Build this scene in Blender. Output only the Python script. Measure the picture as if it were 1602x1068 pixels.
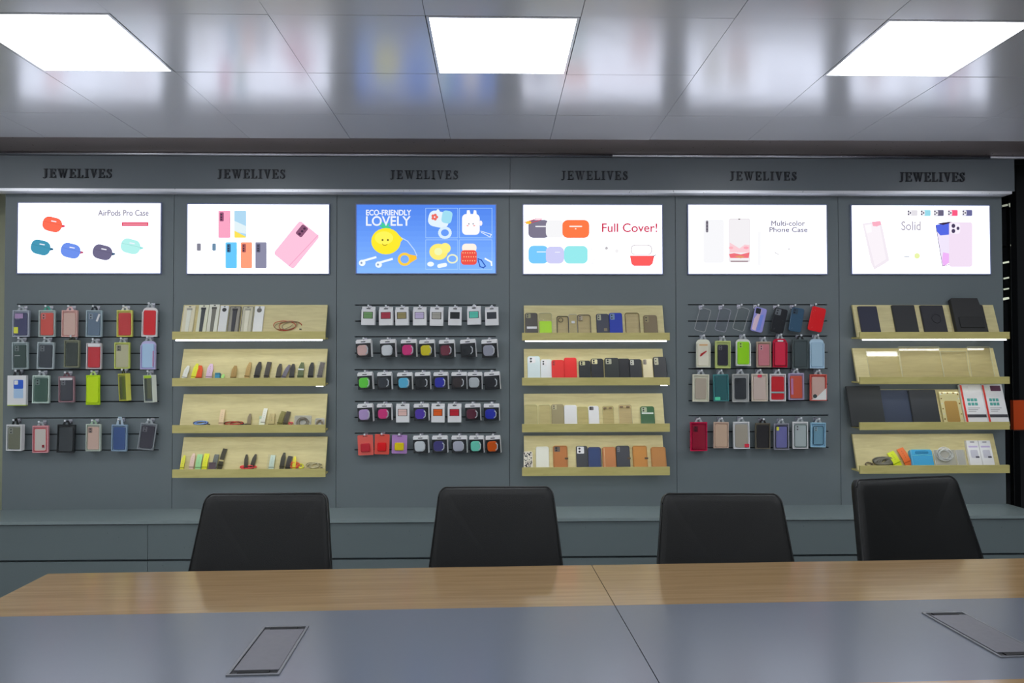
import bpy, math, random
from mathutils import Vector, Matrix
random.seed(7)
for _o in list(bpy.data.objects): bpy.data.objects.remove(_o, do_unlink=True)
SC = bpy.context.scene
COL = SC.collection

# ------------------------------------------------------------------ camera
F = 1200.0; H = 1.45; D = 4.85
YAW, PITCH, ROLL = math.radians(1.25), math.radians(1.24), math.radians(0.10)
CAM_M = (Matrix.Translation((0, -D, H)) @ Matrix.Rotation(-YAW, 4, 'Z') @
         Matrix.Rotation(math.pi/2 + PITCH, 4, 'X') @ Matrix.Rotation(-ROLL, 4, 'Z'))
cd = bpy.data.cameras.new('camera'); cam = bpy.data.objects.new('camera', cd); COL.objects.link(cam)
cd.sensor_width = 36; cd.lens = F/1602*36; cd.clip_start = .02; cam.matrix_world = CAM_M
SC.camera = cam
# ------------------------------------------------------------------ world, exposure, view
w = bpy.data.worlds.new('world'); SC.world = w; w.use_nodes = True
w.node_tree.nodes['Background'].inputs[0].default_value = (.42, .47, .55, 1)
w.node_tree.nodes['Background'].inputs[1].default_value = .05
SC.view_settings.view_transform = 'Standard'; SC.view_settings.look = 'None'
SC.view_settings.exposure = 0; SC.view_settings.gamma = 1; SC.view_settings.use_curve_mapping = False
SC.cycles.use_denoising = True; SC.cycles.max_bounces = 7; SC.cycles.diffuse_bounces = 4
SC.cycles.glossy_bounces = 4; SC.cycles.transparent_max_bounces = 12; SC.cycles.sample_clamp_indirect = 4
LIGHT_PANEL = 10      # emission of the ceiling panels
LIGHTBOX = 2.4         # emission of the white poster light boxes
STRIP = 7.0            # emission of the shelf strips
K = 0.62               # how brightly a white vertical surface reads: divides the photographed colours

# ------------------------------------------------------------------ helpers
def ray(px, py):
    d = CAM_M.to_3x3() @ Vector(((px-801)/F, (534-py)/F, -1)); return Vector((0, -D, H)), d
def onY(px, py, Y=0.0):
    o, d = ray(px, py); return o + d*((Y-o.y)/d.y)
def onZ(px, py, Z):
    o, d = ray(px, py); return o + d*((Z-o.z)/d.z)
def onPlane(px, py, p, n):
    o, d = ray(px, py); return o + d*((p-o).dot(n)/d.dot(n))
def lin(c): 
    c /= 255; return c/12.92 if c <= .04045 else ((c+.055)/1.055)**2.4
MC = {}
def mat(rgb, rough=.5, metal=0, emit=0, alpha=1, raw=False, spec=.5, kind='plastic', bump=0):
    key = (tuple(rgb), rough, metal, emit, alpha, raw, spec, bump)
    if key in MC: return MC[key]
    m = bpy.data.materials.new(kind); m.use_nodes = True
    b = m.node_tree.nodes['Principled BSDF']
    l = [lin(c) for c in rgb]
    c = l if (raw or emit) else [min(.92, x/K) for x in l]
    b.inputs['Base Color'].default_value = (*c, 1)
    b.inputs['Roughness'].default_value = rough; b.inputs['Metallic'].default_value = metal
    b.inputs['Specular IOR Level'].default_value = spec
    if emit:
        b.inputs['Base Color'].default_value = (.0, .0, .0, 1)
        b.inputs['Specular IOR Level'].default_value = 0
        b.inputs['Emission Color'].default_value = (*l, 1); b.inputs['Emission Strength'].default_value = emit
    b.inputs['Alpha'].default_value = alpha
    nt = m.node_tree
    if not emit:
        # fine procedural variation of the surface
        tc = nt.nodes.new('ShaderNodeTexCoord'); nz = nt.nodes.new('ShaderNodeTexNoise'); nz.inputs['Scale'].default_value = 60
        mr = nt.nodes.new('ShaderNodeMapRange'); mr.inputs['To Min'].default_value = max(0, rough-.06); mr.inputs['To Max'].default_value = min(1, rough+.06)
        nt.links.new(tc.outputs['Object'], nz.inputs['Vector']); nt.links.new(nz.outputs['Fac'], mr.inputs['Value'])
        nt.links.new(mr.outputs['Result'], b.inputs['Roughness'])
        if bump:
            nz.inputs['Scale'].default_value = 350
            bp = nt.nodes.new('ShaderNodeBump'); bp.inputs['Strength'].default_value = bump; bp.inputs['Distance'].default_value = .001
            nt.links.new(nz.outputs['Fac'], bp.inputs['Height']); nt.links.new(bp.outputs['Normal'], b.inputs['Normal'])
    MC[key] = m; return m
FM = {}
def film(rough=.05, fac=.10, tint=(252, 253, 254), kind='clear_film'):
    key = (rough, fac, tint)
    if key in FM: return FM[key]
    m = bpy.data.materials.new(kind); m.use_nodes = True; nt = m.node_tree
    for n in list(nt.nodes):
        if n.type == 'BSDF_PRINCIPLED': nt.nodes.remove(n)
    out = [n for n in nt.nodes if n.type == 'OUTPUT_MATERIAL'][0]
    tr = nt.nodes.new('ShaderNodeBsdfTransparent'); gl = nt.nodes.new('ShaderNodeBsdfGlossy'); mx = nt.nodes.new('ShaderNodeMixShader')
    tr.inputs[0].default_value = (*[lin(c) for c in tint], 1); gl.inputs['Roughness'].default_value = rough
    lw = nt.nodes.new('ShaderNodeLayerWeight'); lw.inputs[0].default_value = .25
    mr = nt.nodes.new('ShaderNodeMapRange'); mr.inputs['To Min'].default_value = fac; mr.inputs['To Max'].default_value = .28
    nt.links.new(lw.outputs['Fresnel'], mr.inputs['Value']); nt.links.new(mr.outputs[0], mx.inputs[0])
    nt.links.new(tr.outputs[0], mx.inputs[1]); nt.links.new(gl.outputs[0], mx.inputs[2]); nt.links.new(mx.outputs[0], out.inputs['Surface'])
    FM[key] = m; return m
def wood(name, c1, c2, scale=(1, 12, 12), rough=.35, fac=.5, div=True):
    m = bpy.data.materials.new(name); m.use_nodes = True; nt = m.node_tree; b = nt.nodes['Principled BSDF']
    tc = nt.nodes.new('ShaderNodeTexCoord'); mp = nt.nodes.new('ShaderNodeMapping'); mp.inputs['Scale'].default_value = scale
    nz = nt.nodes.new('ShaderNodeTexNoise'); nz.inputs['Scale'].default_value = 4; nz.inputs['Detail'].default_value = 6; nz.inputs['Distortion'].default_value = .6
    cr = nt.nodes.new('ShaderNodeValToRGB')
    k = K if div else 1
    cr.color_ramp.elements[0].position = .3; cr.color_ramp.elements[1].position = .7
    cr.color_ramp.elements[0].color = (*[min(.9, lin(x)/k) for x in c1], 1); cr.color_ramp.elements[1].color = (*[min(.9, lin(x)/k) for x in c2], 1)
    nt.links.new(tc.outputs['Object'], mp.inputs['Vector']); nt.links.new(mp.outputs[0], nz.inputs['Vector'])
    nt.links.new(nz.outputs['Fac'], cr.inputs['Fac']); nt.links.new(cr.outputs[0], b.inputs['Base Color'])
    b.inputs['Roughness'].default_value = rough
    return m

class MB:
    def __init__(s): s.v = []; s.f = []; s.mi = []; s.mats = []; s.sm = []
    def slot(s, m):
        if m not in s.mats: s.mats.append(m)
        return s.mats.index(m)
    def add(s, vs, fs, m, M=None, smooth=False):
        n = len(s.v); k = s.slot(m)
        s.v += [tuple(M @ Vector(v)) if M else tuple(v) for v in vs]
        for f in fs: s.f.append(tuple(i+n for i in f)); s.mi.append(k); s.sm.append(smooth)
        return s
    def box(s, x0, x1, y0, y1, z0, z1, m, M=None):
        vs = [(x, y, z) for x in (x0, x1) for y in (y0, y1) for z in (z0, z1)]
        fs = [(0, 1, 3, 2), (4, 6, 7, 5), (0, 4, 5, 1), (2, 3, 7, 6), (0, 2, 6, 4), (1, 5, 7, 3)]
        return s.add(vs, fs, m, M)
    def prism(s, ol, y0, y1, m, ch=0, M=None):
        # outline in XZ, from back y0 to front y1 (y1<y0), chamfered front rim
        n = len(ol); cx = sum(p[0] for p in ol)/n; cz = sum(p[1] for p in ol)/n
        wx = max(abs(p[0]-cx) for p in ol) or 1; wz = max(abs(p[1]-cz) for p in ol) or 1
        sx = 1-ch/wx; sz = 1-ch/wz
        rings = [[(x, y0, z) for x, z in ol]]
        if ch: rings.append([(x, y1+ch, z) for x, z in ol])
        rings.append([(cx+(x-cx)*sx, y1, cz+(z-cz)*sz) for x, z in ol] if ch else [(x, y1, z) for x, z in ol])
        vs = [p for r in rings for p in r]; fs = []
        for r in range(len(rings)-1):
            for i in range(n):
                j = (i+1) % n; fs.append((r*n+i, r*n+j, (r+1)*n+j, (r+1)*n+i))
        fs.append(tuple(reversed(range(n)))); fs.append(tuple(range((len(rings)-1)*n, len(rings)*n)))
        return s.add(vs, fs, m, M)
    def tube(s, pts, r, m, n=6, M=None, closed=False):
        pts = [Vector(p) for p in pts]; vs = []; fs = []; N = len(pts)
        rr = r if isinstance(r, (list, tuple)) else [r]*N
        ref = Vector((0.13, 0.31, 0.94))
        for i, p in enumerate(pts):
            a = pts[i-1] if (i or closed) else p; b = pts[(i+1) % N] if (i < N-1 or closed) else p
            t = (b-a).normalized(); u = t.cross(ref)
            if u.length < .05: u = t.cross(Vector((1, 0, 0)))
            u.normalize(); q = t.cross(u)
            for k in range(n):
                an = 2*math.pi*k/n; vs.append(p+(u*math.cos(an)+q*math.sin(an))*rr[i])
        for i in range(N if closed else N-1):
            for k in range(n):
                k2 = (k+1) % n; i2 = (i+1) % N
                fs.append((i*n+k, i*n+k2, i2*n+k2, i2*n+k))
        if not closed: fs.append(tuple(range(n))[::-1]); fs.append(tuple(range((N-1)*n, N*n)))
        return s.add(vs, fs, m, M, True)
    def band(s, pts, wd, th, m, M=None):
        # ribbon following pts in the YZ plane, wd wide along X
        pts = [Vector((0, p[0], p[1])) for p in pts]; N = len(pts); vs = []; fs = []
        for i, p in enumerate(pts):
            t = (pts[min(i+1, N-1)]-pts[max(i-1, 0)]).normalized(); nn = Vector((0, -t.z, t.y))
            w_ = wd[i] if isinstance(wd, (list, tuple)) else wd
            for sx, sn in ((-1, -1), (1, -1), (1, 1), (-1, 1)):
                vs.append(p+Vector((sx*w_/2, 0, 0))+nn*sn*th/2)
        for i in range(N-1):
            for k in range(4):
                k2 = (k+1) % 4; fs.append((i*4+k, i*4+k2, i*4+4+k2, i*4+4+k))
        fs.append((3, 2, 1, 0)); fs.append(tuple(range(N*4-4, N*4)))
        return s.add(vs, fs, m, M)
    def build(s, name, parent=None, smooth=None):
        me = bpy.data.meshes.new(name); me.from_pydata(s.v, [], s.f)
        for m in s.mats: me.materials.append(m)
        me.polygons.foreach_set('material_index', s.mi); me.polygons.foreach_set('use_smooth', s.sm if smooth is None else [smooth]*len(s.f))
        me.update()
        import bmesh
        bm = bmesh.new(); bm.from_mesh(me); bmesh.ops.recalc_face_normals(bm, faces=bm.faces); bm.to_mesh(me); bm.free()
        o = bpy.data.objects.new(name, me); COL.objects.link(o)
        if parent: o.parent = parent
        return o
def rr(w, h, r, n=5, cx=0, cz=0):
    pts = []; r = min(r, w/2-1e-4, h/2-1e-4)
    for (sx, sz, a0) in ((1, 1, 0), (-1, 1, 90), (-1, -1, 180), (1, -1, 270)):
        for i in range(n):
            a = math.radians(a0+90*i/(n-1)); pts.append((cx+sx*(w/2-r)+r*math.cos(a), cz+sz*(h/2-r)+r*math.sin(a)))
    return pts
def circ(r, cx=0, cz=0, n=20, rz=None):
    return [(cx+r*math.cos(2*math.pi*i/n), cz+(rz or r)*math.sin(2*math.pi*i/n)) for i in range(n)]
LABELS = {}
def tag(o, label=None, cat=None, group=None, kind=None):
    if label: o['label'] = label
    if cat: o['category'] = cat
    if group: o['group'] = group
    if kind: o['kind'] = kind
    return o
def empty(name, M, label, cat, group=None):
    if len(label.split()) > 16: print('LONG', len(label.split()), label)
    o = bpy.data.objects.new(name, None); COL.objects.link(o); o.empty_display_size = .02
    if isinstance(M, (tuple, list, Vector)): M = Matrix.Translation(M)
    o.matrix_basis = M
    return tag(o, label, cat, group)
def struct(name, mb): return tag(mb.build(name), kind='structure')
def TXT(s):  # mesh data of a line of built-in sans lettering
    cu = bpy.data.curves.new('t', 'FONT'); cu.body = s; cu.extrude = 0
    o = bpy.data.objects.new('t', cu); COL.objects.link(o)
    dg = bpy.context.evaluated_depsgraph_get(); me = bpy.data.meshes.new_from_object(o.evaluated_get(dg))
    vs = [tuple(v.co) for v in me.vertices]; fs = [tuple(p.vertices) for p in me.polygons]
    bpy.data.objects.remove(o); bpy.data.curves.remove(cu); bpy.data.meshes.remove(me)
    return vs, fs
EL = {1: 'leftmost', 2: 'second', 3: 'third', 4: 'fourth', 5: 'fifth', 6: 'sixth', 7: 'seventh', 8: 'eighth'}
def nth(i, n): return 'leftmost' if i == 1 else ('rightmost' if i == n else EL[i]+' from left')

# ------------------------------------------------------------------ materials of the room
M_PANEL = mat((94, 102, 105), .38, kind='painted_panel', spec=.5)
M_FASCIA = mat((92, 98, 103), .34, kind='painted_fascia')
M_DARKGAP = mat((20, 23, 27), .7, kind='dark_gap')
M_CAB = mat((80, 90, 91), .3, kind='painted_cabinet')
M_CABTOP = mat((104, 115, 115), .22, kind='cabinet_top')
M_ALU = mat((150, 150, 156), .3, 1, raw=True, kind='aluminium')
M_SATIN = mat((242, 242, 248), .3, .4, raw=True, kind='satin_trim')
M_CHROME = mat((225, 225, 235), .24, 1, raw=True, kind='chrome')
M_COVE_REFL = mat((140, 130, 128), .3, .35, raw=True, kind='dark_bronze')  # grey-brown stands in for the fascia mirrored in the ceiling edge
M_WHITE = mat((225, 225, 220), .5, kind='white_card')
M_BLACK = mat((30, 31, 33), .45, kind='black_plastic')
M_BOARD = wood('pale_laminate', (176, 165, 118), (188, 178, 130), (2, 14, 14), .45)
M_LIP = wood('pale_laminate_edge', (166, 156, 96), (176, 166, 106), (2, 14, 14), .45)
M_TWOOD = wood('table_oak', (112, 90, 60), (127, 104, 74), (.6, 14, 14), .16)
M_TWOOD.node_tree.nodes['Principled BSDF'].inputs['Specular IOR Level'].default_value = .8
M_TGREY = mat((80, 84, 92), .22, spec=.55, kind='table_grey_laminate')
M_CLEAR = film(.12, .03)

# ------------------------------------------------------------------ ceiling with its light panels
CZ = H+1.315; TX0 = -.268; TS = .6; TD0 = 2.93      # tile grid: column origin, size, row depth from the camera
def ceiling_mat():
    m = bpy.data.materials.new('ceiling_metal_tile'); m.use_nodes = True; nt = m.node_tree; b = nt.nodes['Principled BSDF']
    b.inputs['Base Color'].default_value = (.82, .83, .87, 1); b.inputs['Metallic'].default_value = .3; b.inputs['Specular IOR Level'].default_value = .8
    b.inputs['Roughness'].default_value = .21
    tc = nt.nodes.new('ShaderNodeTexCoord'); nz = nt.nodes.new('ShaderNodeTexNoise'); nz.inputs['Scale'].default_value = 1.6
    bp = nt.nodes.new('ShaderNodeBump'); bp.inputs['Strength'].default_value = .14; bp.inputs['Distance'].default_value = .02
    nt.links.new(tc.outputs['Object'], nz.inputs['Vector']); nt.links.new(nz.outputs['Fac'], bp.inputs['Height']); nt.links.new(bp.outputs['Normal'], b.inputs['Normal'])
    return m
M_CEIL = ceiling_mat()
lights_at = [(i, j) for i in (-6, -3, 0, 3, 6) for j in (0, -3, -6, -9)]
ce = MB()
YF = -.09                                          # front of the fascia
for i in range(-10, 12):
    for j in range(-13, 4):
        if (i, j) in lights_at: continue
        x0 = TX0+TS*i; y0 = -D+TD0+TS*j; y1 = min(y0+TS, -.26)
        if y1-y0 < .02: continue
        t = [random.uniform(-.0012, .0012) for _ in range(4)]; g = .0012
        z = CZ+.0015
        vs = [(x0+g, y0+g, z+t[0]), (x0+TS-g, y0+g, z+t[1]), (x0+TS-g, y1-g, z+t[2]), (x0+g, y1-g, z+t[3])]
        vs += [(a, b, CZ+.03) for a, b, c in vs]
        ce.add(vs, [(0, 1, 2, 3), (0, 1, 5, 4), (1, 2, 6, 5), (2, 3, 7, 6), (3, 0, 4, 7), (7, 6, 5, 4)], M_CEIL)
ce.box(TX0-10.5*TS, TX0+12.5*TS, -D+TD0-14*TS, 2.2, CZ+.035, CZ+.06, M_DARKGAP)
struct('ceiling', ce)
names_l = {(0, 0): 'square white ceiling light panel at the centre of the tiled ceiling', (-3, 0): 'square white ceiling light panel at the left of the tiled ceiling',
           (3, 0): 'square white ceiling light panel at the right of the tiled ceiling'}
M_PANELLIGHT = mat((246, 250, 255), emit=LIGHT_PANEL, kind='lit_diffuser')
for (i, j) in lights_at:
    x0 = TX0+TS*i; y0 = -D+TD0+TS*j
    if x0 < -4.5 or x0 > 5.0: continue
    lab = names_l.get((i, j), 'square ceiling light panel over the room behind the camera')
    e = empty('ceiling_light', (x0+TS/2, y0+TS/2, CZ), lab, 'ceiling light', 'square ceiling light panels')
    a = TS/2-.003; b = TS/2-.014
    fm = MB()
    for bx in ((-a, a, -a, -b), (-a, a, b, a), (-a, -b, -b, b), (b, a, -b, b)): fm.box(*bx, 0, .03, M_CEIL)
    fm.build('frame', e)
    MB().box(-b, b, -b, b, .0005, .012, M_PANELLIGHT).build('diffuser', e)

# ------------------------------------------------------------------ walls, floor
XL = onY(6, 500).x; XR = onY(1570, 500).x
TOPZ = onY(770, 301, YF).z; BOTZ = onY(770, 793).z
FZ1 = onY(770, 246, YF).z
seams = [XL]+[onY(x, 500).x for x in (271, 526.5, 797, 1057.5, 1313)]+[XR]
slat = {0: ((25, 249), (476, 502, 527, 552.5, 578, 602.5, 628, 653.5, 679, 704)),
        2: ((555, 776), (477, 502, 526.5, 552, 578, 601.7, 627.5, 652.3, 677, 703)),
        4: ((1077, 1295), (476.5, 502, 525.7, 551, 576.4, 600.7, 626.3, 649.6, 675, 699.8))}
wb = MB()
for k in range(6):
    a, b = seams[k]+.0015, seams[k+1]-.0015; z0, z1 = BOTZ-.03, TOPZ+.03
    if k in slat:
        (u0, u1), vs = slat[k]; y_mid = 600
        xa, xb = onY(u0, y_mid).x, onY(u1, y_mid).x
        zs = sorted(onY((u0+u1)/2, v).z for v in vs); g = .0035
        wb.box(a, xa, 0, .02, z0, z1, M_PANEL); wb.box(xb, b, 0, .02, z0, z1, M_PANEL)
        cur = z0
        for z in zs: wb.box(xa, xb, 0, .02, cur, z-g, M_PANEL); cur = z+g
        wb.box(xa, xb, 0, .02, cur, z1, M_PANEL)
    else: wb.box(a, b, 0, .02, z0, z1, M_PANEL)
wb.box(XL, XR, .02, .10, 0, CZ, M_DARKGAP)
wb.box(XL, XR, .0, .02, 0, BOTZ-.03, M_PANEL)
struct('wall_back', wb)
fl = MB().box(-6, 6, -9.5, 3, -.05, 0, wood('floor_tile', (176, 176, 178), (196, 196, 198), (1, 1, 1), .3, div=False)); struct('floor', fl)
struct('wall_left', MB().box(-3.9, -3.86, -9.5, 3, 0, CZ+.03, mat((190, 192, 190), .6, raw=True))
       .box(-3.86, XL-.004, .3, .34, 0, CZ+.03, mat((150, 152, 128), .6)))
struct('wall_front', MB().box(-3.9, 6, -9.5, -9.45, 0, CZ+.03, mat((190, 192, 196), .6, raw=True)))
struct('wall_right', MB().box(5.96, 6, -9.5, 3, 0, CZ+.03, mat((60, 62, 66), .6)).box(XR+.01, 6, 2.6, 2.64, 0, CZ+.03, mat((26, 28, 30), .7)))

# fascia: painted board, added cove imitating its dark ceiling reflection, bright rails
XFR = onY(1587, 270, YF).x; XFL = XL-.35
xs = onY(798, 270, YF).x
struct('trim_1', MB().box(XFL, xs-.001, YF, .0, TOPZ+.018, FZ1, M_FASCIA).box(xs+.001, XFR, YF, 0, TOPZ+.018, FZ1, M_FASCIA))
struct('trim_2', MB().box(XFL, XFR-.02, YF-.004, -.001, TOPZ, TOPZ+.017, M_SATIN))
cv = MB(); m = M_COVE_REFL
x0, x1 = -3.85, 4.3
cv.add([(x0, -.262, CZ), (x1, -.262, CZ), (x1, YF-.012, FZ1+.022), (x0, YF-.012, FZ1+.022), (x0, -.262, CZ+.02), (x1, -.262, CZ+.02), (x1, 0, CZ+.02), (x0, 0, CZ+.02), (x1, 0, FZ1+.022), (x0, 0, FZ1+.022)],
       [(0, 1, 2, 3), (0, 4, 5, 1), (3, 2, 8, 9), (9, 8, 6, 7), (4, 7, 6, 5)], m)
struct('trim_3', cv)
rl = MB()
for a, b in ((x0, onY(958, 243, YF).x-.003), (onY(958, 243, YF).x, onY(1547, 243, YF).x), (onY(1547, 243, YF).x+.004, x1)):
    rl.tube([(a, YF-.006, FZ1+.0115), (b, YF-.006, FZ1+.0115)], .0105, M_CHROME, 14)
struct('trim_4', rl)

# ------------------------------------------------------------------ raised serif lettering
def stroke(mb, pts, y0, y1, m, M):
    L = []; R = []
    for i, (x, z, hw) in enumerate(pts):
        a = Vector(pts[max(i-1, 0)][:2]); b = Vector(pts[min(i+1, len(pts)-1)][:2]); t = (b-a).normalized(); n = Vector((-t.y, t.x))
        L.append((x+n.x*hw, z+n.y*hw)); R.append((x-n.x*hw, z-n.y*hw))
    for i in range(len(pts)-1): mb.prism([L[i], L[i+1], R[i+1], R[i]], y0, y1, m, 0, M)
def R_(a, b, c, d): return [(a, c), (b, c), (b, d), (a, d)]
G = {
 'I': (.42, [R_(.12, .30, 0, 1), R_(0, .42, 0, .06), R_(0, .42, .94, 1)], []),
 'E': (.72, [R_(.1, .28, 0, 1), R_(0, .68, .94, 1), R_(0, .70, 0, .06), R_(.28, .52, .48, .54), R_(.47, .53, .36, .66), [(.68, .94), (.68, .72), (.64, .72), (.56, .94)], [(.54, .06), (.66, .28), (.70, .28), (.70, .06)]], []),
 'L': (.68, [R_(.1, .28, 0, 1), R_(0, .38, .94, 1), R_(0, .66, 0, .06), [(.5, .06), (.62, .3), (.66, .3), (.66, .06)]], []),
 'V': (.8, [[(.1, .96), (.30, .96), (.46, .0), (.38, .0)], [(.60, .96), (.68, .96), (.46, 0), (.40, 0)], R_(0, .38, .94, 1), R_(.5, .8, .94, 1)], []),
 'W': (1.15, [[(.08, .96), (.27, .96), (.42, 0), (.35, 0)], [(.52, .80), (.58, .80), (.42, 0), (.37, 0)], [(.46, .96), (.65, .96), (.80, 0), (.73, 0)], [(.95, .96), (1.01, .96), (.80, 0), (.75, 0)], R_(0, .36, .94, 1), R_(.38, .74, .94, 1), R_(.84, 1.15, .94, 1)], []),
 'J': (.55, [R_(.2, .38, .2, 1), R_(.08, .52, .94, 1)], [(.29, .22, .09), (.27, .08, .08), (.2, -.02, .05), (.1, -.04, .04), (.03, .03, .06)]),
 'S': (.6, [R_(.50, .54, .70, 1), R_(.04, .08, 0, .3)], [(.50, .74, .03), (.42, .92, .035), (.28, .97, .04), (.14, .88, .06), (.13, .70, .085), (.3, .54, .1), (.46, .38, .1), (.50, .2, .075), (.4, .06, .05), (.27, .02, .04), (.14, .08, .035), (.07, .26, .03)]),
}
M_LETTER = mat((27, 30, 36), .45, kind='dark_letter')
for k, (u0, u1, va, vb) in enumerate(((68, 175.5, 264.5, 278), (340.6, 446.5, 265.5, 279), (610.7, 717, 267, 280), (878, 982, 268, 281), (1142, 1246, 269, 282), (1406.8, 1509, 270, 284))):
    a = onY(u0, vb, YF); b = onY(u1, va, YF); h = b.z-a.z; wd = b.x-a.x
    e = empty('sign_lettering', (a.x, YF, a.z), 'dark raised serif lettering on the fascia above the %s light box' % nth(k+1, 6), 'sign', 'shop name lettering on the fascia')
    word = 'JEWELIVES'; tot = sum(G[c][0] for c in word); gap = (wd/h-tot)/8; x = 0
    for c in word:
        g = MB(); S = Matrix.Translation((x*h, 0, 0)) @ Matrix.Diagonal((h, 1, h, 1))
        for pl in G[c][1]: g.prism(pl, -.0003, -.008, M_LETTER, 0, S)
        if G[c][2]: stroke(g, G[c][2], -.0003, -.008, M_LETTER, S)
        g.build('letter', e); x += G[c][0]+gap

# ------------------------------------------------------------------ poster light boxes
class Art:
    def __init__(s, ox, oy, sc): s.ox, s.oy, s.sc = ox, oy, sc; s.mb = MB(); s.n = 0; s.y = -.0135
    def P(s, u, v): p = onY(s.ox+u/s.sc, s.oy+v/s.sc, s.y); return p.x, p.z
    def poly(s, pts, rgb, e=1.05):
        y = s.y-.0001*s.n-.0004; s.n += 1
        q = [s.P(*p) for p in pts]
        s.mb.add([(x, y, z) for x, z in q], [tuple(range(len(q)))], mat(rgb, emit=e, kind='backlit_print'))
    def rr(s, u0, v0, u1, v1, r, rgb, ang=0, e=1.05):
        cu, cv = (u0+u1)/2, (v0+v1)/2; a = math.radians(ang)
        s.poly([(cu+x*math.cos(a)-z*math.sin(a), cv+x*math.sin(a)+z*math.cos(a)) for x, z in rr(u1-u0, v1-v0, r)], rgb, e)
    def el(s, u, v, ru, rv, rgb, e=1.05): s.poly([(u+x, v+z) for x, z in circ(ru, n=24, rz=rv)], rgb, e)
    def line(s, pts, w_, rgb, closed=False, e=1.05):
        if closed: pts = pts+[pts[0]]
        for i in range(len(pts)-1):
            a = Vector(pts[i]); b = Vector(pts[i+1]); t = (b-a).normalized()*w_/2; n = Vector((-t.y, t.x))
            s.poly([a-t+n, b+t+n, b+t-n, a-t-n], rgb, e)
    def ring(s, u, v, ru, rv, w_, rgb): s.line([(u+x, v+z) for x, z in circ(ru, n=18, rz=rv)], w_, rgb, True)
    def text(s, t, u0, v0, u1, v1, rgb, e=1.0):
        vs, fs = TXT(t); xa = min(v[0] for v in vs); xb = max(v[0] for v in vs); ya = min(v[1] for v in vs); yb = max(v[1] for v in vs)
        y = s.y-.0001*s.n-.0006; s.n += 1; tm = MB(); out = []
        for v in vs:
            x, z = s.P(u0+(v[0]-xa)/(xb-xa)*(u1-u0), v1-(v[1]-ya)/(yb-ya)*(v1-v0)); out.append((x, y, z))
        b = .0016; N = len(out); vv = []; ff = []      # heavier strokes
        for k, (dx, dz) in enumerate(((0, 0), (b, 0), (-b, 0), (0, b), (0, -b))):
            vv += [(x+dx, y0-.00004*k, z+dz) for x, y0, z in out]; ff += [tuple(i+N*k for i in f) for f in fs]
        s.texts.append((vv, ff, mat(rgb, emit=e, kind='backlit_lettering')))
    texts = None
M_LB = mat((232, 238, 255), emit=LIGHTBOX, kind='lit_poster_face')
def lightbox(k, px, label, draw, face=None):
    a = onY(px[0], px[3], -.012); b = onY(px[2], px[1], -.012)
    e = empty('poster_light_box', ((a.x+b.x)/2, -.001, a.z), label, 'light box', 'backlit poster boxes under the fascia')
    ox, oz = (a.x+b.x)/2, a.z; wd = b.x-a.x; h = b.z-a.z; t = .006
    fr = MB()
    for bx in ((-wd/2-t, wd/2+t, -t, 0), (-wd/2-t, wd/2+t, h, h+t), (-wd/2-t, -wd/2, 0, h), (wd/2, wd/2+t, 0, h)):
        fr.box(bx[0], bx[1], -.013, -.001, bx[2], bx[3], mat((110, 118, 150), .35, kind='frame_metal'))
    fr.build('frame', e)
    MB().box(-wd/2, wd/2, -.011, -.002, 0, h, face or M_LB).build('lit_face', e)
    A = Art(*([(0, 230, 4.856), (270, 230, 4.856), (540, 230, 4.854), (800, 230, 4.854), (1060, 230, 4.854), (1310, 230, 4.856)][k])); A.texts = []
    draw(A)
    off = Matrix.Translation((-ox, .001, -oz))
    if A.mb.v:
        A.mb.v = [tuple(off @ Vector(v)) for v in A.mb.v]; A.mb.build('printed_artwork', e)
    for vs, fs, m in A.texts: MB().add([off @ Vector(v) for v in vs], fs, m).build('lettering', e)

def d1(A):
    for (u, v, c, c2) in ((400, 588, (255, 110, 85), (225, 70, 95)), (312, 763, (70, 150, 180), (50, 100, 130)), (540, 788, (110, 145, 235), (190, 90, 120)), (782, 800, (110, 105, 135), (60, 90, 120)), (996, 755, (180, 240, 235), (150, 225, 220))):
        A.poly([(u+70, v), (u+96, v+8), (u+92, v+18), (u+68, v+24)], c2)
        A.rr(u-78, v-56, u+72, v+54, 48, c, 14)
        A.line([(u-72, v-26), (u+74, v+8)], 2.5, tuple(int(x*.86) for x in c))
        A.rr(u-12, v-28, u+30, v-20, 4, (240, 240, 250), 10)
    A.text('AirPods Pro Case', 748, 478, 1130, 522, (152, 146, 160))
    A.rr(926, 570, 1130, 601, 2, (225, 90, 115)); A.rr(935, 582, 1120, 589, 2, (240, 160, 175))
def phone(A, u0, v0, u1, v1, c, cam=(90, 80, 100), cw=.33, ch=.33):
    A.rr(u0, v0, u1, v1, 8, c); w_ = u1-u0; h = v1-v0
    a, b = u0+w_*.12, v0+h*.06; A.rr(a, b, a+w_*cw, b+h*ch, 7, cam)
    for q in (.25, .55, .8): A.el(a+w_*cw*.4, b+h*ch*q, w_*.07, w_*.07, (55, 55, 65))
    A.line([(u1-3, v0+h*.25), (u1-3, v0+h*.45)], 3, tuple(int(x*.85) for x in c))
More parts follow.
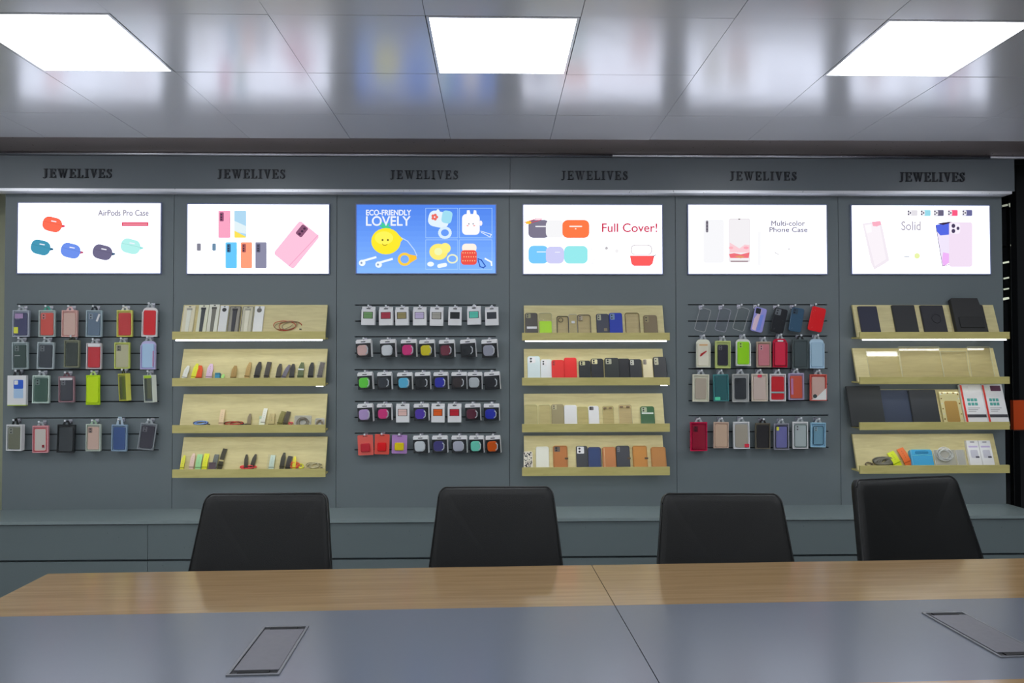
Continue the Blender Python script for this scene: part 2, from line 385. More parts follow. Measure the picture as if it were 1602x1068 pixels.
def d2(A):
    phone(A, 347, 483, 440, 690, (248, 165, 195), (150, 80, 115))
    A.rr(468, 483, 560, 690, 8, (175, 215, 240)); A.poly([(470, 560), (558, 600), (558, 660), (470, 640)], (225, 240, 245)); A.poly([(470, 635), (560, 682), (558, 689), (472, 689)], (250, 225, 90))
    A.rr(178, 722, 250, 918, 8, (250, 250, 253), e=1.2); A.rr(186, 732, 215, 787, 7, (130, 130, 145)); A.rr(302, 732, 330, 787, 7, (110, 140, 165))
    phone(A, 403, 723, 490, 920, (105, 200, 250), (60, 110, 150)); phone(A, 519, 723, 605, 920, (255, 160, 125), (170, 90, 90)); phone(A, 629, 723, 715, 920, (140, 140, 165), (95, 95, 120))
    A.rr(845, 582, 1040, 905, 22, (252, 195, 220), 39)
    A.rr(955, 592, 1012, 682, 12, (135, 85, 115), 39)
    for (u, v) in ((1003, 620), (985, 640), (966, 660)): A.el(u, v, 10, 9, (80, 50, 75))
    A.line([(1108, 668), (884, 905)], 5, (240, 160, 195))
def d3(A):
    for i in range(13): A.poly([(90, 438+i*40), (1140, 438+i*40), (1140, 438+(i+1)*40), (90, 438+(i+1)*40)], (82+i*4, 132+i*4, 232+i*2), 1.1)
    A.text('ECO-FRIENDLY', 160, 477, 500, 518, (235, 240, 255)); A.text('LOVELY', 160, 526, 495, 597, (240, 245, 255))
    A.poly([(290, 620), (250, 590), (280, 592), (270, 560), (305, 590), (345, 575), (325, 600), (355, 612), (320, 628)], (70, 205, 150))
    A.poly([(400, 660), (440, 700), (400, 745)], (250, 225, 40)); A.el(310, 715, 112, 100, (252, 232, 50)); A.el(295, 690, 70, 50, (255, 243, 90))
    A.el(284, 706, 7, 8, (110, 90, 40)); A.el(325, 706, 7, 8, (110, 90, 40)); A.line([(283, 735), (290, 744), (305, 747), (320, 740)], 4, (150, 110, 40))
    A.line([(430, 690), (475, 715), (525, 780), (545, 825)], 7, (190, 215, 250))
    A.ring(452, 852, 42, 40, 18, (250, 205, 70)); A.poly([(490, 815), (540, 825), (545, 850), (495, 880)], (250, 195, 60))
    for (u, v) in ((130, 880), (255, 893)):
        A.el(u, v, 25, 24, (240, 248, 255)); A.line([(u+5, v-15), (u+100, v-42)], 16, (240, 248, 255)); A.el(u-5, v, 8, 8, (140, 160, 190))
    for (u0, v0, u1, v1) in ((612, 465, 855, 690), (868, 465, 1115, 690), (612, 705, 855, 930), (868, 705, 1115, 930)): A.line([(u0, v0), (u1, v0), (u1, v1), (u0, v1)], 4, (165, 205, 255), True)
    A.rr(632, 490, 790, 610, 45, (225, 240, 252), 12); A.el(705, 495, 14, 22, (225, 240, 252)); A.rr(735, 485, 812, 580, 25, (160, 220, 240), 10)
    for q in range(5): A.el(680+16*math.cos(q*1.257), 533+16*math.sin(q*1.257), 11, 11, (235, 110, 100))
    A.ring(758, 652, 40, 36, 20, (215, 235, 250))
    A.poly([(922, 520), (925, 482), (945, 480), (955, 520)], (250, 250, 255)); A.poly([(970, 520), (978, 480), (996, 484), (1000, 522)], (250, 250, 255))
    A.rr(888, 510, 1022, 668, 32, (250, 248, 255)); A.el(1030, 580, 12, 20, (245, 240, 250)); A.el(930, 598, 8, 5, (245, 170, 170)); A.el(980, 598, 8, 5, (245, 170, 170)); A.el(940, 585, 4, 5, (90, 80, 90)); A.el(972, 585, 4, 5, (90, 80, 90))
    A.line([(1030, 640), (1110, 665), (1100, 685), (1035, 650)], 5, (235, 245, 255))
    A.el(710, 797, 70, 62, (250, 235, 120)); A.el(760, 770, 42, 40, (252, 240, 130)); A.el(708, 795, 30, 28, (240, 245, 180)); A.ring(815, 850, 36, 30, 11, (235, 240, 200))
    A.el(650, 890, 26, 18, (240, 248, 255)); A.rr(700, 885, 775, 915, 14, (240, 248, 255), -12)
    A.rr(888, 735, 998, 800, 28, (255, 240, 228)); A.rr(880, 785, 1000, 895, 24, (235, 85, 75))
    for q in range(18): A.el(895+(q % 6)*18+(q//6 % 2)*8, 805+(q//6)*30, 4, 5, (255, 190, 140))
    A.line([(1010, 850), (1035, 860), (1065, 905), (1050, 918), (1025, 910), (1010, 860)], 8, (45, 85, 180)); A.line([(1065, 850), (1110, 875), (1112, 898)], 12, (245, 250, 255))
def d4(A):
    A.rr(128, 553, 290, 690, 38, (125, 120, 140)); A.rr(262, 553, 400, 690, 38, (243, 243, 245)); A.rr(388, 553, 592, 690, 38, (250, 122, 72))
    A.rr(182, 598, 264, 607, 4, (235, 235, 240)); A.rr(440, 597, 537, 607, 4, (255, 235, 225)); A.el(488, 620, 6, 5, (255, 235, 225))
    A.line([(100, 572), (190, 545), (230, 545)], 6, (215, 60, 90)); A.line([(105, 585), (150, 575), (225, 552)], 5, (215, 60, 90)); A.el(130, 573, 22, 12, (245, 190, 60))
    A.rr(130, 748, 280, 885, 38, (120, 200, 250)); A.rr(262, 755, 400, 885, 36, (205, 205, 245)); A.rr(400, 750, 580, 885, 38, (150, 232, 235))
    A.rr(192, 792, 262, 800, 4, (225, 240, 252)); A.rr(330, 795, 370, 802, 4, (235, 235, 250))
    A.line([(610, 600), (622, 578), (640, 600), (645, 690), (612, 690), (608, 600)], 3, (185, 180, 185)); A.line([(600, 860), (600, 785), (612, 770), (632, 870), (615, 885), (602, 860)], 4, (190, 185, 180))
    A.text('Full Cover!', 688, 580, 1106, 645, (208, 76, 96))
    A.el(722, 768, 12, 12, (190, 186, 190)); A.line([(722, 780), (722, 830)], 6, (235, 233, 235)); A.el(800, 790, 14, 16, (240, 238, 240))
    A.rr(904, 740, 1070, 820, 36, (200, 192, 198)); A.rr(910, 746, 1064, 815, 32, (252, 250, 252), e=1.2); A.poly([(900, 825), (1085, 825), (1072, 885), (1050, 903), (930, 903), (910, 885)], (250, 95, 95)); A.line([(1075, 828), (1095, 820)], 6, (90, 80, 90))
def d5(A):
    A.rr(195, 548, 352, 880, 20, (244, 244, 247)); A.rr(215, 558, 233, 648, 8, (125, 120, 132)); 
    for q in (575, 600, 625): A.el(224, q, 6, 6, (80, 78, 90))
    A.rr(388, 542, 552, 875, 14, (232, 226, 230)); A.rr(396, 550, 546, 868, 10, (240, 237, 240)); A.el(468, 546, 8, 5, (120, 110, 115))
    A.poly([(396, 725), (430, 745), (470, 770), (510, 740), (546, 745), (546, 800), (396, 800)], (248, 205, 212)); A.poly([(390, 812), (430, 805), (480, 815), (520, 805), (546, 800), (540, 842), (400, 842)], (238, 115, 125))
    A.poly([(430, 830), (470, 822), (510, 832), (480, 845)], (225, 150, 110)); A.el(405, 765, 18, 10, (250, 180, 190)); A.el(520, 765, 20, 10, (250, 170, 185)); A.poly([(400, 862), (540, 862), (530, 874), (405, 874)], (170, 150, 155))
    A.rr(606, 640, 632, 900, 4, (246, 246, 248))
    A.text('Multi-color', 711, 560, 966, 598, (142, 136, 152)); A.text('Phone Case', 697, 608, 985, 645, (142, 136, 152))
    A.line([(738, 800), (765, 815)], 7, (195, 190, 190)); A.el(845, 773, 12, 5, (205, 200, 202))
def d6(A):
    A.poly([(190, 580), (330, 562), (345, 620), (395, 860), (370, 880), (280, 932), (255, 880)], (240, 232, 240)); A.poly([(205, 590), (318, 575), (370, 850), (285, 905)], (247, 240, 246)); A.poly([(262, 568), (325, 560), (332, 590), (300, 602), (270, 600)], (248, 175, 195)); A.poly([(208, 594), (255, 588), (262, 645), (222, 655)], (252, 248, 252))
    for (u, c) in ((530, (225, 222, 228)), (630, (150, 215, 232)), (730, (105, 100, 125)), (836, (248, 90, 130)), (945, (105, 105, 150))):
        A.rr(u, 477, u+78, 524, 8, c); A.rr(u, 480, u+34, 521, 8, (240, 238, 244))
        for (a, b) in ((10, 490), (10, 510), (24, 500)): A.el(u+a, b, 6, 7, (95, 92, 110))
    A.text('Solid', 485, 565, 630, 632, (186, 180, 192))
    for v in (700, 722, 750, 765): A.rr(495, v, 620, v+4, 2, (236, 234, 238))
    A.rr(505, 828, 546, 835, 2, (150, 150, 150)); A.el(603, 827, 22, 22, (232, 242, 170)); A.rr(500, 868, 625, 872, 2, (225, 225, 225))
    A.poly([(742, 592), (865, 568), (860, 800), (850, 880), (800, 905), (790, 880)], (238, 228, 248)); A.poly([(742, 592), (850, 575), (845, 665), (780, 672), (752, 640)], (85, 105, 225)); A.poly([(752, 580), (870, 565), (850, 578), (800, 592)], (60, 45, 70))
    A.poly([(800, 800), (850, 810), (850, 880), (802, 905), (792, 860)], (238, 180, 245)); A.line([(745, 600), (795, 905)], 4, (90, 80, 110)); A.line([(795, 905), (850, 890)], 5, (150, 90, 150))
    A.rr(845, 570, 1022, 910, 18, (240, 222, 242)); A.rr(852, 578, 930, 660, 22, (246, 238, 250)); 
    for (u, v, r) in ((878, 599, 14), (878, 638, 14), (913, 618, 11)): A.el(u, v, r, r+2, (75, 65, 95))
lightbox(0, (27.5, 318, 251.5, 427), 'leftmost white light box poster with five coloured earbud cases', d1)
lightbox(1, (293, 320, 514.5, 427.5), 'white light box poster with pink, blue, orange and grey phone cases', d2)
lightbox(2, (557.5, 320.5, 775.5, 427), 'blue light box poster with a smiling yellow fruit earbud case', d3, mat((80, 130, 235), emit=1.0, kind='lit_blue_face'))
lightbox(3, (819, 321, 1035.5, 428), 'white light box poster with red cover lettering and two rows of earbud cases', d4)
lightbox(4, (1077.5, 321, 1292.5, 428), 'nearly blank white light box poster with one pink phone and grey lettering', d5)
lightbox(5, (1333.5, 322, 1547.5, 428), 'rightmost white light box poster with pale pink translucent phone cases', d6)

# ------------------------------------------------------------------ slatwall goods
HOOKG = 'display hooks on the slatwalls'
def hook(hole, off, lab):
    # hole: point where the pack hangs; straight wire out from the wall with an upturned tip and a clear price tab
    h = empty('display_hook', (hole.x, -.0005, hole.z), lab, 'hook', HOOKG)
    L = off+.014
    MB().tube([(0, -.001, 0), (0, -L*.6, 0), (0, -L, 0), (0, -L-.006, .006)], .0022, M_CHROME, 6).build('wire', h)
    MB().box(-.012, .012, -.005, -.0005, -.012, .014, M_CHROME).build('back_plate', h)
    MB().prism(rr(.011, .011, .003, cz=.010), -L-.004, -L-.008, mat((190, 192, 195), .25), 0).build('end_tab', h)
def tabshape(mb, w_, h, z0, m, t=.0015):
    # hanging tab with euro hole: two legs and a bridge
    mb.prism([(-w_*.5, z0), (-w_*.22, z0+h), (w_*.22, z0+h), (w_*.5, z0), (w_*.16, z0), (w_*.12, z0+h*.55), (-w_*.12, z0+h*.55), (-w_*.16, z0)], t/2, -t/2, m)
def pack(crop, box, frame, case, look, where, style='blister', yaw=0, roll=0, cam=1, off=.055, tab=None, thick=.018, extra=None, arch=False, cat='phone case', grp='packed phone cases on the slatwalls', tabh=20, inset=.105):
    ox, oy, s = crop; u0, v0, u1, v1 = box
    yf = -off
    a = onY(ox+u0/s, oy+v1/s, yf); b = onY(ox+u1/s, oy+v0/s, yf); w_ = b.x-a.x; h = b.z-a.z
    if yaw: w_ /= max(.5, math.cos(math.radians(yaw))+thick/w_*abs(math.sin(math.radians(yaw))))
    if roll: w_, h = w_*.93, h*.95
    th = tabh/s/F*D; cx = (a.x+b.x)/2
    top = Vector((cx, yf+thick*.4, b.z+th*.45))      # the hanging hole
    M = Matrix.Translation(top) @ Matrix.Rotation(math.radians(roll), 4, 'Y') @ Matrix.Rotation(math.radians(yaw), 4, 'Z')
    name = {'blister': 'phone_case_pack', 'box': 'phone_case_box', 'bag': 'phone_case_bag'}.get(style, 'earbud_case_box')
    e = empty(name, M, look+', '+where, cat, grp)
    z1 = -th*.45; z0 = z1-h; cz = (z0+z1)/2; y0 = thick*.6; y1 = -thick*.4
    fm = mat(frame, .22, kind='pack_plastic'); cm = mat(case, .35, kind='case_plastic')
    t = w_*.055
    if style == 'blister':
        m = MB(); ol = rr(w_, h, .012 if not arch else w_*.3, cz=cz) if arch else rr(w_, h, .004, cz=cz)
        if arch:  # rounded shoulders on top only
            ol = [p if p[1] > cz else ((w_/2 if p[0] > 0 else -w_/2), z0) for p in ol]
            ol = [p for i, p in enumerate(ol) if i == 0 or p != ol[i-1]]
        m.prism(ol, y0, y1+.010, fm, 0)
        for bx in ((-w_/2, -w_/2+t, z0, z1-(w_*.3 if arch else 0)), (w_/2-t, w_/2, z0, z1-(w_*.3 if arch else 0)), (-w_/2+t, w_/2-t, z0, z0+t), ): m.box(bx[0], bx[1], y1, y1+.0099, bx[2], bx[3], fm)
        if not arch: m.box(-w_/2+t, w_/2-t, y1, y1+.0099, z1-t*1.3, z1, fm)
        m.build('tray', e)
        cw, ch = w_*(1-2*inset), h*(1-1.5*inset); czc = cz-h*.02
        c = MB().prism(rr(cw, ch, .009, cz=czc), y1+.0099, y1+.0025, cm, .0015).build('phone_case', e)
        if cam:
            cc = tuple(min(255, int(x*.6+(70 if cam == 1 else 10))) for x in case)
            q = MB().prism(rr(cw*.34, cw*.44, .004, cx=-cw*.25, cz=czc+ch/2-cw*.30), y1+.003, y1+.0012, mat(cc, .3), .0005)
            for dz in (-.11, .11): q.prism(circ(cw*.06, -cw*.25, czc+ch/2-cw*.30+dz*cw, 10), y1+.0012, y1+.0006, M_BLACK)
            q.build('camera_cutout', c)
        if not arch: MB().box(-w_/2+t, w_/2-t, y1+.0002, y1+.0005, z0+t, z1-t*1.3, M_CLEAR).build('clear_window', e)
    elif style == 'box':
        MB().prism(rr(w_, h, .002, cz=cz), y0, y1, fm, .001).build('carton', e)
    elif style == 'bag':
        m = MB(); m.prism([(-w_/2, z0), (-w_/2*.96, cz), (-w_/2*.98, z1), (w_/2*.98, z1), (w_/2*.96, cz), (w_/2, z0)], y0*.4, y1*.3, fm, .0012); m.build('pouch', e)
        MB().prism(rr(w_*.8, h*.86, .01, cz=cz), y1*.3, y1, cm, .002).build('phone_case', e)
    if extra: extra(e, w_, h, cz, y1)
    tm = MB(); tabshape(tm, w_*.5, th*1.25, z1-.0005, mat(tab or (150, 156, 158), .25)); tm.build('hang_tab', e)
    hook(top+Vector((0, 0, .0065)), off-thick*.4, 'metal slatwall hook holding the '+('pack ' if style in ('blister', 'bag') else 'box ')+where)
    return e
def sticker(cx, cz, w_, h, rgb, name='sticker', r=.0015, lift=.0015, ang=0):
    def f(e, W, Hh, c, y1):
        A = Matrix.Translation((cx*W, 0, c+cz*Hh)) @ Matrix.Rotation(math.radians(ang), 4, 'Y')
        MB().prism(rr(w_*W, h*Hh, r), y1+.0002, y1-lift*.6, mat(rgb, .4), 0, A).build(name, e)
    return f
def many(*fs):
    def f(*a):
        for g in fs: g(*a)
    return f
def bumper(rgb, inset=.12):
    def f(e, W, Hh, c, y1):
        m = MB(); w_, h = W*(1-2*inset)*1.03, Hh*(1-1.5*inset)*1.01; ol = rr(w_, h, .009, 5, cz=c-Hh*.02)
        m.tube([(x, y1+.001, z) for x, z in ol], .0018, mat(rgb, .35), 6, closed=True); m.build('bumper_frame', e)
    return f
C1 = (0, 460, 4.108); C3 = (540, 460, 4.108); C5 = (1060, 460, 4.108)
def rows(crop, slatname, rws):
    rn = {4: ['top', 'second', 'third', 'bottom'], 5: ['top', 'second', 'third', 'fourth', 'bottom']}[len(rws)]
    for r, items in enumerate(rws):
        for i, it in enumerate(items):
            where = '%s, %s row, %s slatwall' % (nth(i+1, len(items)), rn[r], slatname)
            yield it, where
def blue_phone(e, W, Hh, c, y1):
    q = MB()
    q.prism(rr(W*.5, Hh*.3, .006, cx=W*.1, cz=c+Hh*.2), y1, y1-.0012, mat((45, 85, 175), .3)); q.prism(rr(W*.5, Hh*.34, .004, cx=W*.1, cz=c-Hh*.1), y1, y1-.0008, mat((150, 175, 215), .3))
    q.prism(rr(W*.2, W*.22, .004, cx=-W*.02, cz=c+Hh*.26), y1-.0012, y1-.0018, mat((200, 205, 210), .3)); q.build('printed_phone', e)
    MB().box(-W/2, W/2, y1+.001, y1+.017, c-Hh/2-.004, c-Hh/2-.0002, mat((175, 195, 60), .4)).build('lime_base', e)
P1 = [[
 ((75, 103, 188, 283), (152, 157, 168), (66, 66, 98), 'clear pack with navy phone case and yellow sticker', dict(extra=many(sticker(-.28, -.25, .26, .24, (205, 205, 70)), sticker(-.1, .28, .5, .18, (150, 125, 160))))),
 ((243, 103, 355, 283), (158, 172, 168), (205, 78, 66), 'pack with coral red phone case under teal tab', dict(tab=(70, 150, 130))),
 ((390, 103, 500, 283), (200, 158, 150), (200, 165, 150), 'pink pack with pale pink phone case', dict(tab=(210, 165, 165), cam=0)),
 ((548, 103, 658, 283), (150, 166, 172), (96, 112, 128), 'clear pack with slate blue phone case', dict(tab=(35, 40, 45), extra=sticker(.28, .22, .12, .3, (215, 215, 215), ang=20))),
 ((745, 103, 852, 283), (190, 187, 92), (190, 44, 46), 'yellow edged pack with red phone case', dict(tab=(200, 200, 190), cam=0)),
 ((908, 85, 1013, 283), (205, 203, 198), (190, 38, 44), 'white round shouldered pack with red phone case', dict(arch=True, cam=0))], [
 ((70, 308, 180, 492), (150, 162, 162), (58, 74, 68), 'clear pack with dark green phone case and pale camera frame', dict(extra=sticker(-.15, .0, .35, .02, (190, 195, 190)))),
 ((235, 308, 350, 490), (160, 170, 172), (56, 60, 66), 'clear pack with charcoal phone case', {}),
 ((405, 295, 515, 480), (120, 122, 100), (56, 62, 56), 'olive edged dark pack with black green phone case', dict(cam=0, tab=(60, 62, 50), yaw=-4)),
 ((550, 315, 655, 490), (180, 174, 174), (192, 40, 50), 'clear pack with bright red phone case', dict(cam=0, extra=sticker(0, .42, .8, .12, (215, 205, 205)))),
 ((730, 310, 835, 487), (182, 190, 95), (180, 174, 138), 'yellow green pack with beige phone case', dict(inset=.08, cam=2)),
 ((897, 300, 1003, 493), (170, 164, 196), (150, 176, 204), 'lavender pack with light blue phone case', dict(arch=True, cam=0, extra=sticker(.36, -.12, .05, .55, (190, 90, 130))))], [
 ((38, 522, 175, 722), (212, 216, 200), (210, 210, 200), 'wide white carton printed with a blue phone', dict(style='box', extra=blue_phone, thick=.02, tab=(40, 42, 45), tabh=30)),
 ((203, 522, 320, 710), (172, 188, 178), (58, 86, 72), 'clear pack with forest green phone case', {}),
 ((370, 528, 478, 703), (140, 108, 114), (58, 58, 64), 'maroon edged pack with dark grey phone case', dict(tab=(95, 70, 75), extra=sticker(0, .4, .8, .09, (205, 195, 195)))),
 ((543, 520, 645, 722), (150, 180, 16), (172, 205, 20), 'all lime green pack', dict(style='bag', tab=(175, 200, 120))),
 ((738, 510, 835, 695), (185, 185, 80), (96, 100, 56), 'olive pack turned aside with yellow edge', dict(yaw=-34, cam=0, thick=.03, roll=-3, tab=(60, 60, 40))),
 ((900, 520, 1003, 705), (190, 195, 185), (74, 80, 90), 'grey phone case pack turned aside with lime top', dict(yaw=-32, cam=0, thick=.028, roll=-3, extra=sticker(0, .44, .8, .1, (160, 190, 60))))], [
 ((30, 838, 150, 1015), (212, 212, 198), (112, 112, 92), 'white framed pack with olive grey phone case', dict(tab=(25, 27, 28), tabh=30, yaw=-8, thick=.03)),
 ((203, 845, 310, 1028), (200, 138, 142), (196, 186, 174), 'pink pack with pale phone case in red outline', dict(cam=0, extra=many(bumper((195, 50, 65)), sticker(.2, -.26, .14, .1, (120, 30, 35))))),
 ((363, 838, 485, 1028), (28, 30, 32), (54, 58, 60), 'all black phone case pack', dict(cam=0, tab=(30, 32, 34))),
 ((545, 835, 650, 1018), (168, 176, 164), (204, 168, 150), 'clear pack with peach pink phone case', dict(cam=2, tab=(140, 165, 140))),
 ((712, 838, 820, 1018), (128, 150, 170), (56, 82, 130), 'clear blue pack with denim blue phone case', dict(tab=(150, 165, 175), tabh=40, cam=0)),
 ((903, 830, 1010, 1010), (125, 130, 134), (50, 46, 56), 'tilted clear pack with plum black phone case', dict(roll=8, yaw=14))]]
for it, where in rows(C1, 'left', P1):
    pack(C1, it[0], it[1], it[2], it[3], where, **dict(dict(yaw=random.uniform(-3, 3), roll=random.uniform(-1.5, 1.5)), **it[4]))
def tri(e, W, Hh, c, y1):
    MB().prism([(-W*.47, c-Hh*.47), (W*.47, c-Hh*.47), (W*.47, c-Hh*.02), (-W*.1, c-Hh*.36)], y1, y1-.001, mat((210, 208, 195), .4)).build('white_corner', e)
    MB().prism(circ(W*.12, -W*.22, c-Hh*.33), y1-.001, y1-.0016, mat((40, 55, 55), .4)).build('round_badge', e)
P5 = [[
 ((120, 290, 215, 480), (208, 200, 182), (205, 195, 176), 'cream round shouldered pack with red scribble', dict(arch=True, cam=0, extra=many(sticker(-.05, -.02, .5, .05, (175, 40, 40), ang=-40), sticker(0, .02, .5, .04, (175, 40, 40), ang=-30), sticker(0, .3, .6, .05, (215, 160, 110))))),
 ((242, 300, 345, 485), (178, 188, 116), (42, 38, 48), 'yellow green pack with black phone case', dict(inset=.16)),
 ((375, 288, 475, 470), (205, 212, 196), (132, 192, 18), 'white round shouldered pack with lime phone case', dict(arch=True)),
 ((508, 305, 605, 478), (172, 152, 132), (232, 122, 128), 'tan edged pack with pink phone case', {}),
 ((615, 285, 710, 480), (176, 26, 54), (188, 34, 62), 'crimson pack with white lettered top label', dict(arch=True, cam=0, extra=many(bumper((120, 15, 35)), sticker(0, .42, .4, .05, (225, 205, 205))))),
 ((738, 290, 845, 488), (78, 88, 88), (66, 76, 76), 'smoky dark green translucent pack', dict(cam=0, tab=(35, 38, 40))),
 ((850, 288, 948, 487), (160, 182, 196), (142, 168, 184), 'pale blue grey round shouldered pack', dict(arch=True, cam=0))], [
 ((97, 515, 208, 700), (205, 196, 176), (172, 158, 138), 'cream framed pack with greige phone case', dict(cam=0, inset=.16)),
 ((228, 515, 330, 697), (62, 122, 124), (36, 92, 94), 'teal translucent pack with green patch', dict(extra=sticker(-.25, -.4, .35, .12, (80, 190, 150)), cam=0)),
 ((350, 512, 462, 702), (158, 158, 154), (44, 47, 50), 'clear pack with black phone case', dict(inset=.16, cam=2)),
 ((475, 512, 583, 698), (212, 188, 172), (206, 178, 164), 'all pale pink pack with red top mark', dict(cam=0, extra=sticker(0, .42, .25, .1, (200, 60, 80)))),
 ((593, 512, 700, 697), (215, 218, 208), (212, 28, 38), 'white pack with red phone case and grey band', dict(cam=0, extra=sticker(0, -.18, .9, .06, (130, 150, 150)))),
 ((712, 508, 815, 688), (160, 150, 175), (208, 84, 58), 'lavender edged pack with orange red phone case', dict(cam=0, extra=sticker(-.28, 0, .14, .6, (170, 110, 150)))),
 ((852, 515, 963, 693), (192, 88, 76), (205, 165, 150), 'salmon red pack with white lower corner', dict(cam=0, extra=tri))], [
 ((80, 822, 195, 1018), (172, 24, 62), (150, 22, 48), 'large crimson translucent pack', dict(cam=2)),
 ((232, 822, 332, 998), (186, 160, 142), (212, 170, 144), 'clear pack with peach phone case', dict(cam=0, inset=.09)),
 ((357, 820, 465, 1003), (220, 218, 208), (166, 156, 138), 'white pack with greige phone case and red badge', dict(cam=0, extra=sticker(.32, -.38, .28, .13, (195, 40, 60)))),
 ((500, 828, 600, 1003), (92, 86, 72), (28, 24, 24), 'clear pack with glossy black brown phone case', dict(cam=0, tab=(35, 32, 32), inset=.09)),
 ((618, 830, 720, 1008), (130, 130, 140), (112, 110, 160), 'pack with iridescent purple phone case in black bumper', dict(cam=0, extra=many(bumper((30, 32, 38)), sticker(-.26, .3, .16, .14, (190, 190, 60))))),
 ((740, 820, 842, 1002), (200, 204, 198), (170, 178, 174), 'white pack with clear dark green bumper case', dict(extra=bumper((38, 66, 58)))),
 ((857, 825, 957, 992), (140, 178, 196), (110, 150, 166), 'light blue pack with phone case in navy bumper', dict(inset=.17, extra=bumper((26, 56, 72), .17)))]]
rn5 = ['second', 'third', 'bottom']
for r, items in enumerate(P5):
    for i, it in enumerate(items):
        pack(C5, it[0], it[1], it[2], it[3], '%s, %s row, right slatwall' % (nth(i+1, 7), rn5[r]), **dict(dict(yaw=random.uniform(-3, 3), roll=random.uniform(-1, 1)), **it[4]))
# top row, right slatwall: loose phone cases hanging aslant
def case_shell(e, w_, h, rgb, style='solid', rough=.35, t=.009, rim=None, cam=None, y0=0, z0=0, camrgb=None, campos='left'):
    """a phone case standing on z0, back face at y0, front at y0-t"""
    ol = rr(w_, h, min(.013, w_*.17), cz=z0+h/2)
    if style == 'frame':      # bumper with clear back
        MB().tube([(x, y0-t/2, z) for x, z in ol], .0023, mat(rgb, rough), 6, closed=True).build('bumper_frame', e)
        b = MB().prism(rr(w_*.97, h*.98, .012, cz=z0+h/2), y0-.001, y0-.0022, film(.12, .03, (251, 249, 249))).build('clear_back', e)
    elif style == 'clear':
        b = MB().prism(ol, y0-.001, y0-t*.6, film(.15, .02, tuple(min(253, int(c*.08+234)) for c in rgb)), .002).build('clear_shell', e)
        MB().tube([(x, y0-t/2, z) for x, z in ol], .0013, mat(tuple(min(255, c+10) for c in rgb), .12, alpha=.55), 6, closed=True).build('rim', e)
    else:
        b = MB().prism(ol, y0, y0-t, mat(rgb, rough, kind='case_shell'), .0022).build('shell', e)
    if cam:
        sg = -1 if campos == 'left' else 1
        cw, ch = w_*cam[0], w_*cam[1]; px = sg*(w_/2-cw/2-w_*.08); pz = z0+h-ch/2-w_*.08
        q = MB().prism(rr(cw, ch, .005, cx=px, cz=pz), y0-t*(.99 if style == 'solid' else .6), y0-t-.0012, mat(camrgb or (150, 146, 128), .35), .0004).build('camera_cutout', b if False else e)
        l = MB()
        for dz in (-.22, .22): l.prism(circ(cw*.16, px-cw*.15, pz+dz*ch, 10), y0-t-.0012, y0-t-.002, mat((40, 42, 46), .2))
        l.build('lens_holes', q)
    return b
R1 = [((160, 165, 72, 150), 16, (190, 195, 200), 'clear', 'clear grey edged phone case', None),
      ((290, 165, 72, 150), 15, (178, 176, 208), 'clear', 'clear lavender tinted phone case', None),
      ((407, 160, 74, 150), 17, (190, 200, 195), 'clear', 'clear green edged phone case', None),
      ((520, 165, 78, 158), 13, (140, 138, 205), 'solid', 'iridescent blue violet phone case', (20, 22, 26)),
      ((650, 170, 86, 160), 13, (28, 30, 34), 'solid', 'black phone case with grey camera opening', (90, 95, 100)),
      ((762, 165, 82, 156), 10, (48, 76, 98), 'solid', 'teal navy phone case', (36, 56, 72)),
      ((893, 162, 92, 158), 13, (215, 26, 32), 'solid', 'bright red phone case', None)]
for i, ((cu, cv, wu, hu), ang, rgb, st, look, camc) in enumerate(R1):
    off = .05; c = onY(1060+cu/4.108, 460+cv/4.108, -off); k = (D-off)/F/4.108; w_, h = wu*k, hu*k
    a = math.radians(ang)
    top = c+Vector((math.sin(a)*h/2-math.cos(a)*w_*.30, 0, math.cos(a)*h/2+math.sin(a)*w_*.30))
    e = empty('hanging_phone_case', Matrix.Translation(c) @ Matrix.Rotation(a, 4, 'Y'), look+' hanging aslant, %s, top row, right slatwall' % nth(i+1, 7), 'phone case', 'loose phone cases hung on the right slatwall')
    case_shell(e, w_, h, rgb, st, .25, cam=(.42, .46) if camc else None, camrgb=camc, z0=-h/2)
    if i == 3:
        MB().prism([(-w_*.42, h*.0), (-w_*.05, h*.44), (w_*.05, h*.44), (-w_*.1, -h*.47), (-w_*.42, -h*.44)], -.009, -.0096, mat((205, 175, 190), .3)).build('pearly_patch', e)
        MB().prism([(w_*.05, h*.2), (w_*.3, h*.25), (w_*.25, -h*.4), (w_*.0, -h*.45)], -.009, -.0097, mat((105, 125, 215), .3)).build('blue_patch', e)
    hook(Vector((top.x, 0, top.z+.004)), off-.004, 'metal slatwall hook holding the case %s, top row, right slatwall' % nth(i+1, 7))

